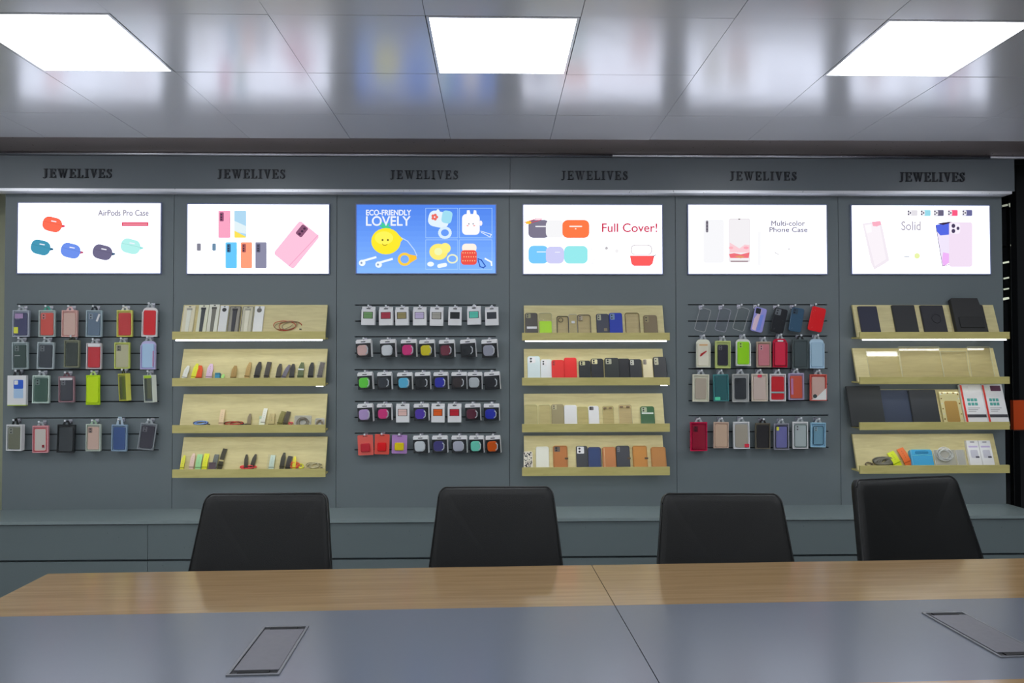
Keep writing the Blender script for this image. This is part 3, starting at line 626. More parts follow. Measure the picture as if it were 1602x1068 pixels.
# middle slatwall: earbud case boxes
def eb(box, style, rgb, look, where, inner=None):
    ox, oy, s = C3; u0, v0, u1, v1 = box; off = .055; thick = .03
    a = onY(ox+u0/s, oy+v1/s, -off); b = onY(ox+u1/s, oy+v0/s, -off); w_ = b.x-a.x; h = b.z-a.z; cx = (a.x+b.x)/2
    yaw = {'card': random.uniform(-8, -3), 'shell': -8-random.uniform(0, 4), 'bag': random.uniform(-4, 4)}[style]
    rl_ = {'card': random.uniform(-2, 2), 'shell': -random.uniform(1, 4), 'bag': random.uniform(-3, 3)}[style]
    if style == 'shell': w_ *= .96; thick = .028
    hz = h*.10
    top = Vector((cx, -off+thick*.2, b.z-hz))
    M = Matrix.Translation(top) @ Matrix.Rotation(math.radians(rl_), 4, 'Y') @ Matrix.Rotation(math.radians(yaw), 4, 'Z')
    nm = {'card': 'earbud_case_card_box', 'shell': 'earbud_case_window_box', 'bag': 'earbud_case_pouch'}[style]
    e = empty(nm, M, look+', '+where, 'earbud case', 'boxed earbud cases on the middle slatwall')
    z1 = hz; z0 = hz-h; cz = (z0+z1)/2; y0, y1 = thick*.5, -thick*.5
    wm = M_WHITE; blk = mat((24, 26, 28), .3)
    if style == 'card':
        m = MB(); m.box(-w_/2, w_/2, y1, y0, z0, z1-h*.2, wm); m.box(-w_/2, w_/2, -.0008, .0008, z1-h*.2, z1, wm)
        m.add([(-w_/2, y1, z1-h*.2), (w_/2, y1, z1-h*.2), (w_/2, -.0008, z1-h*.08), (-w_/2, -.0008, z1-h*.08)], [(0, 1, 2, 3)], wm); m.build('carton', e)
        MB().prism(rr(w_*.72, h*.37, .001, cz=cz+h*.03), y1, y1-.0008, blk).build('window_edge', e)
        c = MB().prism(rr(w_*.64, h*.33, .003, cz=cz+h*.03), y1-.0006, y1-.0022, mat(rgb, .4), .001).build('earbud_case', e)
        MB().box(-w_*.31, w_*.31, y1-.0027, y1-.0022, cz+h*.07, cz+h*.076, blk).build('case_seam', c)
        MB().prism(rr(w_*.28, h*.045, .001, cz=z1-h*.1), y1*.3-.0012, y1*.3-.0055, mat((60, 62, 64), .5)).build('hang_slot', e)
    elif style == 'shell':
        m = MB(); m.box(-w_/2, w_/2, y1, y0, z0, z1-h*.22, mat((26, 28, 30), .35)); m.build('tray', e)
        q = MB(); q.box(-w_/2, w_/2, y1-.0005, y0, z1-h*.22, z1-h*.06, wm); q.box(w_/2, w_/2+.0012, y1-.0005, y0, z0, z1-h*.06, wm); q.box(-w_/2, w_/2, -.0008, .0008, z1-h*.06, z1, wm); q.build('card_sleeve', e)
        MB().prism(rr(w_*.3, h*.05, .001, cz=z1-h*.14), y1-.0005, y1-.0012, mat((50, 52, 55), .5)).build('hang_slot', e)
        c = MB().prism(rr(w_*.70, h*.58, w_*.2, 6, cx=-w_*.05, cz=cz-h*.11), y1, y1-.010, mat(rgb, .32), .004).build('earbud_case', e)
        st = MB(); x = w_*.26; z = cz-h*.11
        st.tube([(x-.004, y1-.0105, z+h*.2), (x+.006, y1-.0105, z+h*.1), (x+.004, y1-.0105, z-h*.12), (x-.008, y1-.0105, z-h*.22)], .0035, mat((196, 198, 202), .25), 6)
        st.build('metal_carabiner', e)
        MB().prism(rr(w_*.86, h*.66, w_*.18, 6, cx=0, cz=cz-h*.11), y1-.0142, y1-.0148, film(.1, .025)).build('clear_dome', e)
    else:
        MB().prism(rr(w_, h, .006, cz=cz), .0015, -.0015, mat(rgb, .3), .0008).build('pouch', e)
        MB().prism(rr(w_*.6, h*.42, .008, cz=cz-h*.12), -.0015, -.014, mat(inner, .3), .004).build('earbud_case', e)
        MB().prism(rr(w_*.3, h*.04, .001, cz=z1-h*.06), -.0015, -.0022, mat(tuple(int(x*.6) for x in rgb), .5)).build('hang_slot', e)
    hook(Vector((cx, 0, b.z-h*.07+.004)), off-thick*.2 if style != 'bag' else off, 'metal slatwall hook holding the earbud case %s' % where)
W = 'white card earbud case box with %s window'; S_ = 'black window earbud case box showing %s case'
P3 = [[((107, 80, 195, 198), 'card', (96, 134, 82), W % 'green'), ((218, 82, 308, 200), 'card', (156, 44, 62), W % 'crimson'), ((322, 82, 408, 200), 'card', (136, 124, 80), W % 'khaki'),
 ((437, 82, 523, 200), 'card', (172, 160, 188), W % 'lilac'), ((547, 82, 633, 203), 'card', (148, 146, 136), W % 'grey'), ((665, 82, 750, 200), 'card', (28, 32, 34), W % 'black'), ((785, 77, 872, 195), 'card', (80, 178, 158), W % 'turquoise'), ((900, 82, 985, 200), 'card', (46, 50, 58), W % 'charcoal')],
 [((67, 290, 172, 405), 'shell', (212, 162, 154), S_ % 'pale pink'), ((223, 290, 328, 405), 'shell', (205, 206, 202), S_ % 'white'), ((357, 290, 462, 403), 'shell', (228, 34, 112), S_ % 'magenta'), ((475, 292, 577, 405), 'shell', (210, 184, 20), S_ % 'yellow'),
 ((602, 292, 705, 405), 'shell', (104, 32, 50), S_ % 'burgundy'), ((738, 290, 840, 405), 'shell', (30, 32, 36), S_ % 'black'), ((875, 290, 980, 408), 'shell', (144, 144, 154), S_ % 'grey')],
 [((77, 500, 180, 612), 'shell', (92, 196, 56), S_ % 'bright green'), ((205, 500, 303, 612), 'shell', (46, 50, 56), S_ % 'charcoal'), ((333, 502, 435, 612), 'shell', (82, 170, 220), S_ % 'sky blue'), ((447, 500, 550, 612), 'shell', (26, 28, 32), S_ % 'black'),
 ((567, 500, 665, 610), 'shell', (32, 38, 154), S_ % 'cobalt blue'), ((682, 500, 785, 610), 'shell', (50, 40, 40), S_ % 'dark brown'), ((787, 500, 882, 610), 'shell', (170, 174, 174), S_ % 'light grey'), ((892, 498, 995, 612), 'shell', (30, 30, 34), S_ % 'black')],
 [((77, 703, 182, 818), 'shell', (170, 142, 186), S_ % 'lavender'), ((203, 703, 303, 810), 'shell', (232, 34, 112), S_ % 'hot pink'), ((328, 703, 413, 823), 'card', (210, 166, 158), W % 'pale pink'), ((440, 703, 540, 812), 'shell', (76, 48, 156), S_ % 'purple'),
 ((555, 703, 640, 823), 'card', (205, 84, 24), W % 'orange'), ((660, 703, 747, 823), 'card', (170, 26, 42), W % 'red'), ((770, 703, 872, 812), 'shell', (88, 34, 50), S_ % 'burgundy'), ((890, 703, 993, 812), 'shell', (38, 48, 156), S_ % 'royal blue')],
 [((77, 905, 178, 1035), 'bag', (206, 88, 78), 'salmon red earbud case pouch', (170, 34, 46)), ((190, 900, 285, 1030), 'bag', (214, 78, 66), 'bright red earbud case pouch', (200, 26, 30)), ((300, 905, 398, 1025), 'bag', (158, 120, 174), 'lilac pouch with yellow earbud case', (226, 178, 24)),
 ((435, 908, 537, 1020), 'shell', (196, 204, 200), S_ % 'white'), ((558, 908, 660, 1018), 'shell', (56, 50, 112), S_ % 'indigo'), ((683, 908, 785, 1018), 'shell', (168, 168, 178), S_ % 'silver grey'), ((797, 908, 893, 1018), 'shell', (110, 200, 174), S_ % 'mint green'), ((902, 908, 998, 1020), 'shell', (240, 84, 18), S_ % 'orange')]]
for it, where in rows(C3, 'middle', P3): eb(it[0], it[1], it[2], it[3], where, it[4] if len(it) > 4 else None)

# ------------------------------------------------------------------ sloping display shelves
M_LED = mat((242, 246, 255), emit=STRIP, kind='led_strip')
YT, YB, YLIP, TB = -.018, -.088, -.150, .014     # board front at top and bottom, lip front, board thickness
class Shelf: pass
def shelf(crop, ul, ur, vt, vl, vb, label, drop=False):
    drop = label.startswith('topmost')
    ox, oy, s = crop; S = Shelf(); S.crop = crop
    S.x0 = onY(ox+ul/s, oy+vl/s, YLIP).x; S.x1 = onY(ox+ur/s, oy+vl/s, YLIP).x; uc = ox+(ul+ur)/2/s
    zt = onY(uc, oy+vt/s, YT).z; zl = onY(uc, oy+vl/s, YLIP).z; zb = onY(uc, oy+vb/s, YLIP).z
    S.base = zb+TB; cx = (S.x0+S.x1)/2; hw = (S.x1-S.x0)/2; S.a = math.atan2(YT-YB, zt-S.base)
    e = empty('display_shelf', (cx, 0, zb), label, 'shelf', 'sloping wood shelves on the display wall')
    b = MB(); i = .016; h1, h0 = zt-zb, TB
    yb2, yt2 = YB+TB, YT+.012
    b.add([(-hw+i, YT, h1), (hw-i, YT, h1), (hw-i, YB, h0), (-hw+i, YB, h0), (-hw+i, -.001, h1), (hw-i, -.001, h1), (hw-i, YB+.018, h0), (-hw+i, YB+.018, h0)],
          [(0, 1, 2, 3), (4, 7, 6, 5), (0, 4, 5, 1), (3, 2, 6, 7), (0, 3, 7, 4), (1, 5, 6, 2)], M_BOARD)
    b.build('back_board', e)
    MB().box(-hw+i, hw-i, YLIP+TB, -.001, .0045, TB, M_LIP).build('base_board', e)
    MB().box(-hw, hw, YLIP, YLIP+TB, 0, zl-zb, M_LIP).build('front_lip', e)
    st = MB()
    if drop: st.box(-hw+.02, hw-.02, YLIP+.002, YLIP+.013, -.008, -.0004, M_LED)
    else: st.box(-hw+.02, hw-.02, YLIP+.0145, YLIP+.027, .0008, .0042, M_LED)
    st.build('led_strip', e)
    if 'second from top' in label and 'right' not in label: MB().box(hw-.055, hw-.015, YLIP+.001, YLIP+.012, -.004, -.0004, M_LED).build('led_strip_end', e)
    S.top = zt; S.lip = zl; return S
def lean(S, u, v, t, roll=0, gap=.0012):
    ox, oy, s = S.crop; a = S.a
    p0 = Vector((0, YB-gap, S.base+.0006)); bdir = Vector((0, math.sin(a), math.cos(a))); n = Vector((0, -math.cos(a), math.sin(a)))
    q = onPlane(ox+u/s, oy+v/s, p0+n*t, n); hgt = (q-p0).dot(bdir)
    M = Matrix.Translation((q.x, p0.y, p0.z)) @ Matrix.Rotation(-a, 4, 'X') @ Matrix.Rotation(math.radians(roll), 4, 'Y')
    return M, hgt
def wid(S, u0, u1, v, t):
    ox, oy, s = S.crop
    return (onY(ox+u1/s, oy+v/s, -.05-t).x-onY(ox+u0/s, oy+v/s, -.05-t).x)
used_lift = {}
def put_case(S, u0, u1, v, rgb, style, label, cam=None, camrgb=None, t=.010, roll=0, fwd=0, rough=.35, extra=None, name='phone_case', cat='phone case', grp=None, campos='left'):
    M, h = lean(S, (u0+u1)/2, v, t+fwd, roll, .0012+fwd); w_ = wid(S, u0, u1, v, t)
    e = empty(name, M, label, cat, grp)
    case_shell(e, w_, h, rgb, style, rough, t, cam=cam, camrgb=camrgb, campos=campos)
    if extra: extra(e, w_, h, t)
    return e
C2 = (260, 460, 3.559); C4 = (800, 460, 3.683); C6 = (1310, 450, 3.445)
SH2 = [shelf(C2, 33, 886, vt, vl, vb, lb+' wood shelf of the left shelf column') for vt, vl, vb, lb in ((60, 208, 252, 'topmost'), (305, 466, 512, 'second from top'), (556, 728, 772, 'third from top'), (795, 975, 1020, 'lowest'))]
SH4 = [shelf(C4, 62, 913, vt, vl, vb, lb+' wood shelf of the middle shelf column') for vt, vl, vb, lb in ((65, 222, 266, 'topmost'), (315, 480, 525, 'second from top'), (573, 747, 794, 'third from top'), (815, 997, 1045, 'lowest'))]
SH6 = [shelf(C6, 122, 929, vt, vl, vb, lb+' wood shelf of the right shelf column') for vt, vl, vb, lb in ((93, 238, 276, 'topmost'), (325, 480, 518, 'second from top'), (548, 724, 765, 'third from top'), (788, 957, 1000, 'lowest'))]

# middle column: phone cases
def label_bar(e, w_, h, t): MB().prism(rr(w_*.8, h*.09, .001, cx=w_*.04, cz=h*.40), -t, -t-.001, mat((215, 215, 210), .4)).build('white_label', e)
def lime_half(e, w_, h, t): MB().prism(rr(w_*.96, h*.66, .008, cz=h*.34), -t*.6, -t-.001, mat((152, 205, 12), .3), .001).build('lime_lower_half', e)
def ringpart(e, w_, h, t): MB().tube([(x-w_*.18, -t-.002, h-w_*.38+z) for x, z in circ(w_*.2, n=16)], .002, M_BLACK, 6, closed=True).build('ring', e)
def patch(e, w_, h, t): MB().prism(rr(w_*.4, h*.1, .003, cz=h*.66), -t, -t-.001, mat((230, 230, 232), .4), 0).build('white_patch', e)
def tabpiece(e, w_, h, t): MB().prism(rr(w_*.26, h*.12, .002, cx=w_*.2, cz=h*.33), -t, -t-.001, mat((120, 112, 90), .4)).build('small_tag', e)
g1 = 'phone cases on the topmost middle shelf'; T = ' on topmost middle shelf'
S = SH4[0]
put_case(S, 78, 150, 107, (50, 44, 36), 'solid', 'black brown phone case with white label'+T, (.38, .38), (120, 118, 86), extra=label_bar, grp=g1)
put_case(S, 158, 232, 108, (190, 190, 160), 'clear', 'phone case with clear top and lime lower half'+T, extra=lime_half, grp=g1)
put_case(S, 262, 328, 126, (34, 32, 30), 'frame', 'black bumper clear phone case with camera ring'+T, extra=ringpart, grp=g1)
put_case(S, 330, 378, 115, (200, 195, 185), 'clear', 'small clear phone case with white patch'+T, extra=patch, grp=g1)
put_case(S, 380, 455, 118, (92, 84, 72), 'frame', 'grey bumper clear phone case left of the slate one'+T, (.3, .4), (160, 150, 130), grp=g1)
put_case(S, 488, 560, 112, (66, 68, 78), 'solid', 'dark slate phone case touching the royal blue one'+T, (.3, .5), (150, 150, 130), extra=tabpiece, grp=g1)
put_case(S, 562, 637, 107, (36, 56, 150), 'solid', 'royal blue phone case'+T, (.34, .5), (110, 130, 150), grp=g1)
put_case(S, 655, 735, 107, (96, 82, 50), 'frame', 'tall brown bumper clear phone case'+T, grp=g1)
put_case(S, 760, 838, 120, (108, 94, 68), 'solid', 'taupe phone case, rightmost'+T, (.3, .5), (130, 118, 84), grp=g1)
S = SH4[1]; g2 = 'phone cases on the second middle shelf'; T = ' on second middle shelf'
put_case(S, 92, 165, 357, (186, 208, 206), 'solid', 'tall pale mint phone case, leftmost'+T, (.55, .5), (205, 222, 220), grp=g2)
put_case(S, 167, 232, 375, (194, 212, 210), 'solid', 'shorter pale mint phone case beside the red ones'+T, (.5, .5), (214, 226, 224), grp=g2)
put_case(S, 232, 305, 375, (222, 32, 28), 'solid', 'red phone case standing left'+T, (.2, .4), (170, 40, 36), grp=g2, fwd=.0115)
put_case(S, 302, 375, 365, (226, 28, 26), 'solid', 'taller red phone case standing behind right'+T, grp=g2)
put_case(S, 388, 455, 382, (32, 34, 36), 'solid', 'shortest black phone case, beside the red cases'+T, (.45, .35), (170, 168, 130), grp=g2)
put_case(S, 457, 528, 370, (34, 35, 38), 'solid', 'black phone case with cream camera opening, second black one'+T, (.45, .4), (186, 180, 140), grp=g2)
put_case(S, 537, 620, 363, (38, 42, 40), 'solid', 'wide black phone case, third black one'+T, (.4, .38), (150, 150, 130), grp=g2, fwd=.0115)
put_case(S, 612, 682, 370, (26, 27, 30), 'solid', 'plain black phone case between two other black ones'+T, grp=g2)
put_case(S, 680, 750, 370, (30, 32, 36), 'solid', 'black phone case left of the pale peach one'+T, (.3, .45), (160, 160, 150), grp=g2, fwd=.0115)
put_case(S, 753, 812, 372, (212, 188, 150), 'solid', 'pale peach phone case'+T, (.32, .5), (120, 112, 100), grp=g2)
put_case(S, 815, 890, 360, (28, 30, 32), 'solid', 'black phone case, rightmost'+T, (.32, .58), (160, 156, 130), grp=g2)
S = SH4[2]; g3 = 'phone cases on the third middle shelf'; T = ' on third middle shelf'
def marks(e, w_, h, t):
    m = MB()
    for dx in (-.28, .22): m.prism(rr(w_*.26, h*.06, .002, cx=dx*w_, cz=h*.9), -t*.6, -t-.001, mat((110, 90, 66), .4))
    m.build('camera_marks', e)
put_case(S, 75, 148, 636, (198, 190, 140), 'clear', 'almost invisible clear phone case, leftmost'+T, grp=g3)
put_case(S, 158, 224, 636, (204, 194, 146), 'clear', 'almost invisible clear phone case beside the olive grey one'+T, grp=g3)
put_case(S, 230, 301, 632, (134, 124, 90), 'solid', 'olive grey phone case'+T, (.35, .4), (160, 152, 116), grp=g3)
put_case(S, 303, 376, 638, (218, 222, 212), 'solid', 'white phone case without camera mark'+T, grp=g3, rough=.15)
put_case(S, 380, 438, 648, (206, 196, 130), 'clear', 'yellowish clear phone case between two white ones'+T, grp=g3)
put_case(S, 443, 503, 643, (222, 224, 216), 'solid', 'white phone case with dark camera opening'+T, (.42, .34), (90, 86, 84), grp=g3)
put_case(S, 525, 588, 643, (204, 184, 132), 'clear', 'clear phone case with brown camera marks'+T, extra=marks, grp=g3)
put_case(S, 617, 692, 635, (214, 184, 150), 'clear', 'peach tinted clear phone case with brown camera marks'+T, extra=marks, grp=g3)
put_case(S, 742, 822, 645, (58, 92, 60), 'solid', 'glossy dark green phone case'+T, (.38, .36), (150, 160, 130), grp=g3, rough=.12, extra=lambda e, w_, h, t: MB().prism(rr(w_*.84, h*.07, .001, cz=h*.68), -t, -t-.0006, mat((190, 205, 190), .1)).build('pale_stripe', e))
S = SH4[3]; g4 = 'phone cases on the lowest middle shelf'; T = ' on lowest middle shelf'
def leopard(e, w_, h, t):
    m = MB(); rg = random.Random(3)
    for i in range(70):
        x, z = rg.uniform(-.42, .42)*w_, rg.uniform(.05, .95)*h; r = rg.uniform(.04, .075)*w_
        m.prism(circ(r, x, z, 6, r*rg.uniform(.8, 1.5)), -t, -t-.0005, M_BLACK)
    m.build('leopard_spots', e)
def clasp(e, w_, h, t):
    MB().prism(rr(w_*.24, h*.07, .002, cx=w_*.42, cz=h*.5), -t, -t-.002, mat((70, 52, 30), .4), .0005).build('clasp', e)
def seamline(e, w_, h, t):
    MB().prism(rr(w_*.03, h*.92, .0003, cx=-w_*.36, cz=h*.5), -t, -t-.0006, mat((196, 176, 140), .5)).build('stitched_spine', e)
def stitch(e, w_, h, t):
    MB().tube([(x, -t-.0004, z) for x, z in rr(w_*.88, h*.93, .01, cz=h/2)], .0006, mat((120, 84, 36), .6), 4, closed=True).build('stitching', e)
put_case(S, 70, 122, 905, (196, 190, 176), 'solid', 'black and white leopard spotted phone case'+T, extra=leopard, grp=g4)
put_case(S, 140, 216, 877, (214, 210, 186), 'solid', 'cream white phone case leaning sideways'+T, grp=g4)
put_case(S, 240, 322, 872, (158, 98, 46), 'solid', 'tan leather phone case with dark camera frame'+T, (.4, .36), (84, 72, 60), grp=g4, extra=many(stitch, clasp), t=.014)
put_case(S, 372, 437, 873, (48, 50, 54), 'solid', 'black phone case with big white camera square'+T, (.62, .62), (205, 206, 204), grp=g4)
put_case(S, 440, 515, 880, (30, 50, 92), 'solid', 'navy leather wallet case'+T, grp=g4, t=.014, extra=stitch)
put_case(S, 523, 600, 880, (164, 104, 56), 'solid', 'tan wallet case with pale stitched spine'+T, grp=g4, t=.014, extra=seamline)
put_case(S, 602, 680, 872, (44, 46, 52), 'solid', 'black wallet case with clasp between tan cases'+T, (.2, .4), (90, 92, 96), t=.014, grp=g4, extra=clasp)
put_case(S, 697, 780, 872, (168, 112, 40), 'solid', 'honey tan wallet case with dark clasp'+T, grp=g4, t=.014, extra=many(stitch, clasp))
put_case(S, 803, 888, 880, (160, 106, 44), 'solid', 'honey tan wallet case without clasp, rightmost'+T, grp=g4, t=.014, extra=stitch)

# left column, topmost shelf: long watch strap packs
def strap_pack(S, u0, u1, v, body, label, strap=None, dot=None, rim=None, roll=0, fwd=0):
    t = .012; M, h = lean(S, (u0+u1)/2, v, t+fwd, roll, .0012+fwd); w_ = wid(S, u0, u1, v, t)
    e = empty('watch_strap_pack', M, label+' on topmost left shelf', 'watch strap', 'long watch strap packs on the topmost left shelf')
    MB().prism(rr(w_, h, .004, cz=h/2), 0, -t, mat(body, .3), .001).build('pack_card', e)
    if rim: MB().tube([(x, -t, z) for x, z in rr(w_*.9, h*.95, .004, cz=h*.5)], .0016, mat(rim, .4), 4, closed=True).build('pack_rim', e)
    if strap:
        q = MB().prism([(-w_*.14, h*.04), (-w_*.2, h*.88), (w_*.2, h*.88), (w_*.14, h*.04)], -t, -t-.004, mat(strap, .45), .001).build('strap', e)
        MB().prism(rr(w_*.46, h*.06, .001, cz=h*.88), -t, -t-.006, mat(tuple(int(c*.7) for c in strap), .3), .001).build('lug', q)
    if dot: MB().prism(circ(w_*.26, 0, h*.86), -t, -t-.001, mat(dot, .4)).build('round_logo', e)
    MB().prism(rr(w_*.2, h*.03, .001, cz=h*.965), -t, -t-.0008, mat((70, 70, 66), .4)).build('hang_slot', e)
S = SH2[0]
strap_pack(S, 103, 165, 64, (196, 190, 164), 'cream watch strap pack with small dark tag, leftmost', strap=(206, 200, 184))
strap_pack(S, 184, 240, 60, (204, 200, 176), 'cream pack with slate black watch strap', strap=(60, 64, 66))
strap_pack(S, 243, 300, 57, (208, 205, 184), 'cream pack with mid grey watch strap', strap=(104, 102, 92))
strap_pack(S, 304, 350, 63, (206, 208, 196), 'white pack with black round mark', dot=(46, 46, 44))
strap_pack(S, 356, 418, 66, (132, 128, 116), 'dark rimmed pack with black watch strap', strap=(46, 46, 50), rim=(44, 42, 40))
strap_pack(S, 426, 490, 66, (172, 168, 144), 'dark rimmed pack with white watch strap', strap=(196, 192, 172), rim=(50, 48, 44))
strap_pack(S, 495, 548, 66, (206, 208, 194), 'white pack with grey round mark', dot=(90, 86, 78))

def coil(S, u, v, wu, hu, cols, label, name='cord_bracelet', cat='cord', loops=3, r=.002, grp=None, seed=1, parts=('cord', 'clasp'), clasp_rgb=(60, 60, 60), onboard=False):
    """loose loops of cord, lying against the sloping board; u,v centre, wu,hu size"""
    t = .012; M, hc = lean(S, u, v, t); k = (D-.08)/F/S.crop[2]; w_, h = wu*k, hu*k
    M2 = M; e = empty(name, M2, label, cat, grp); rg = random.Random(seed)
    for i, c in enumerate(cols):
        m = MB(); pts = []
        n = 26*loops; ph = rg.uniform(0, 6)
        for j in range(n):
            a = 2*math.pi*j*loops/n; s = 1-.16*abs(math.sin(j*.11+ph))-.12*i
            lp = j//26; x = math.cos(a)*w_/2*s*(.85+.12*math.sin(j*.21+ph))+w_*.13*math.sin(j/26*2.4+ph); z = max(r*1.3+.001, hc+math.sin(a+.4*i)*h/2*s)
            pts.append((x, -(r*1.3+.0015)-.002*i-.004*(math.sin(j*.37+ph)+1)/2, z))
        m.tube(pts, r*1.3, mat(c, .5), 5); m.build(parts[0], e)
    if parts[1]: MB().prism(rr(.014, .006, .002, cx=w_*.5, cz=hc-h*.35), -.002, -.009, mat(clasp_rgb, .3), .001).build(parts[1], e)
    return e
coil(SH2[0], 672, 172, 150, 62, [(170, 52, 38), (132, 118, 92)], 'loose red and grey cord bracelet on topmost left shelf', loops=2, r=.0016, seed=4)

def strap(S, u, v, wu, rgb, label, roll=6, buckle=None, pointed=True, loop=False, pouch=None, mark=None):
    """a watch strap standing in the shelf and leaning on the board: bowed band with keeper, holes and buckle"""
    t = .012; k = (D-.08)/F/S.crop[2]; w_ = wu*k; M, h = lean(S, u, v, t, roll)
    h = h/math.cos(math.radians(roll)); M = M @ Matrix.Translation((-0.0, 0, 0))
    # keep the top at the measured place: shift the foot sideways by the roll
    M.translation.x -= h*math.sin(math.radians(roll)); M.translation.z += w_/2*abs(math.sin(math.radians(roll)))
    e = empty('watch_strap', M, label, 'watch strap', 'loose watch straps on the left shelves')
    n = 12; pts = []; ws = []
    for i in range(n+1):
        q = i/n; pts.append((-.004-.008*math.sin(q*math.pi), .002+h*.995*q)); ws.append(w_*(1 if q < .75 else (1-(q-.75)*(2.2 if pointed else .25))))
    m = MB().band(pts, ws, .0035, mat(rgb, .5)); m.build('band', e)
    dk = tuple(int(c*.72) for c in rgb)
    MB().band([(-.010, h*.30), (-.0125, h*.34)], w_*1.12, .004, mat(dk, .5)).build('keeper_loop', e)
    hm = MB()
    for i in range(4):
        q = .55+.1*i; hm.prism(circ(w_*.06, 0, h*q, 6), -.0058-.008*math.sin(q*math.pi), -.0066-.008*math.sin(q*math.pi), mat(dk, .6))
    hm.build('adjustment_holes', e)
    if buckle: MB().tube([(-w_*.55, -.013, h*.05), (w_*.55, -.013, h*.05), (w_*.55, -.013, h*.16), (-w_*.55, -.013, h*.16)], .0014, mat(buckle, .25, .8, raw=True), 5, closed=True).build('buckle', e)
    if mark: MB().band([(-.0128, h*mark[0]), (-.0128, h*(mark[0]+.06))], w_*1.05, .003, mat(mark[1], .3)).build('coloured_stripe', e)
    if pouch: MB().prism(rr(w_*1.7, h*1.02, .002, cz=h*.51), -.0205, -.0212, film(.35, .02)).build('clear_sleeve', e)
    return e
T = ' on second left shelf'; S = SH2[1]
strap(S, 122, 400, 26, (212, 208, 190), 'short white watch strap, leftmost'+T, 10)
strap(S, 172, 388, 26, (222, 214, 50), 'yellow watch strap behind the orange red one'+T, 8)
strap(S, 189, 397, 34, (206, 74, 26), 'orange red watch strap'+T, 1)
strap(S, 250, 388, 32, (192, 166, 186), 'pale lilac watch strap'+T, 3)
def small_box(S, u0, u1, v, rgb, label, t=.02, lid=None, name='small_box', cat='box'):
    M, h = lean(S, (u0+u1)/2, v, t); w_ = wid(S, u0, u1, v, t)
    e = empty(name, M, label, cat)
    MB().prism(rr(w_, h*.8, .002, cz=h*.4), 0, -t, mat(rgb, .4), .001).build('box_body', e)
    MB().prism(rr(w_*1.04, h*.2, .002, cz=h*.9), .0, -t-.001, mat(lid or tuple(int(c*.85) for c in rgb), .4), .001).build('lid', e)
    return e
small_box(S, 273, 300, 437, (50, 128, 156), 'small teal blue box beside lilac strap'+T)
strap(S, 318, 446, 16, (150, 196, 110), 'stubby light green strap beside the teal box'+T, 6)
strap(S, 384, 398, 28, (146, 118, 64), 'single tan pointed watch strap'+T, 3)
strap(S, 466, 380, 24, (158, 130, 76), 'brown beige watch strap standing alone'+T, 6, buckle=(120, 100, 60))
strap(S, 521, 378, 30, (40, 38, 34), 'tallest black pointed watch strap'+T, 6)
strap(S, 573, 378, 26, (58, 52, 46), 'square ended dark brown watch strap'+T, 5, pointed=False)
strap(S, 635, 388, 26, (62, 58, 48), 'dark olive watch strap left of the crossed slate strap'+T, 4)
strap(S, 686, 396, 22, (96, 92, 104), 'slate grey watch strap leaning strongly right'+T, 20, buckle=(180, 180, 185))
strap(S, 707, 388, 26, (44, 42, 40), 'black watch strap just right of the leaning slate strap'+T, 2)
strap(S, 757, 380, 30, (82, 92, 58), 'green brown watch strap with pale stripe'+T, 3, mark=(.62, (196, 224, 212)))
strap(S, 812, 380, 28, (38, 38, 36), 'black pointed watch strap standing alone near the right end'+T, 2)
strap(S, 870, 380, 26, (66, 54, 44), 'dark brown watch strap in clear sleeve, rightmost'+T, 7, pointed=False, pouch=True)
T = ' on third left shelf'; S = SH2[2]
coil(S, 190, 716, 90, 22, [(62, 64, 110), (120, 150, 210)], 'coiled navy and light blue strap'+T, 'coiled_strap', 'watch strap', 2, .0028, seed=2, parts=('band', 'buckle'))
strap(S, 315, 642, 26, (214, 176, 140), 'single salmon pink watch strap'+T, 0, pointed=False)
coil(S, 382, 716, 118, 20, [(44, 42, 46), (176, 60, 52)], 'black and red cord bracelet beside pink strap'+T, loops=2, r=.0018, seed=5)
strap(S, 466, 665, 20, (120, 108, 84), 'short grey brown strap with metal buckle'+T, 0, buckle=(120, 120, 110))
strap(S, 553, 636, 22, (214, 212, 186), 'tall cream white watch strap'+T, 5, pointed=False)
small_box(S, 520, 548, 678, (196, 214, 178), 'pale mint box at the foot of the cream strap'+T, .012)
strap(S, 590, 665, 30, (166, 152, 104), 'tan grey strap with dark buckle'+T, 0, buckle=(60, 56, 44), pointed=False)
strap(S, 652, 655, 26, (112, 106, 52), 'olive strap leaning right beside the black one'+T, 12, pointed=False)
strap(S, 681, 655, 24, (64, 58, 42), 'black brown strap leaning on the olive one'+T, 10, pointed=False)
coil(S, 692, 718, 24, 16, [(214, 84, 88)], 'tiny pink red cord'+T, loops=2, r=.002, seed=8, parts=('cord', None))
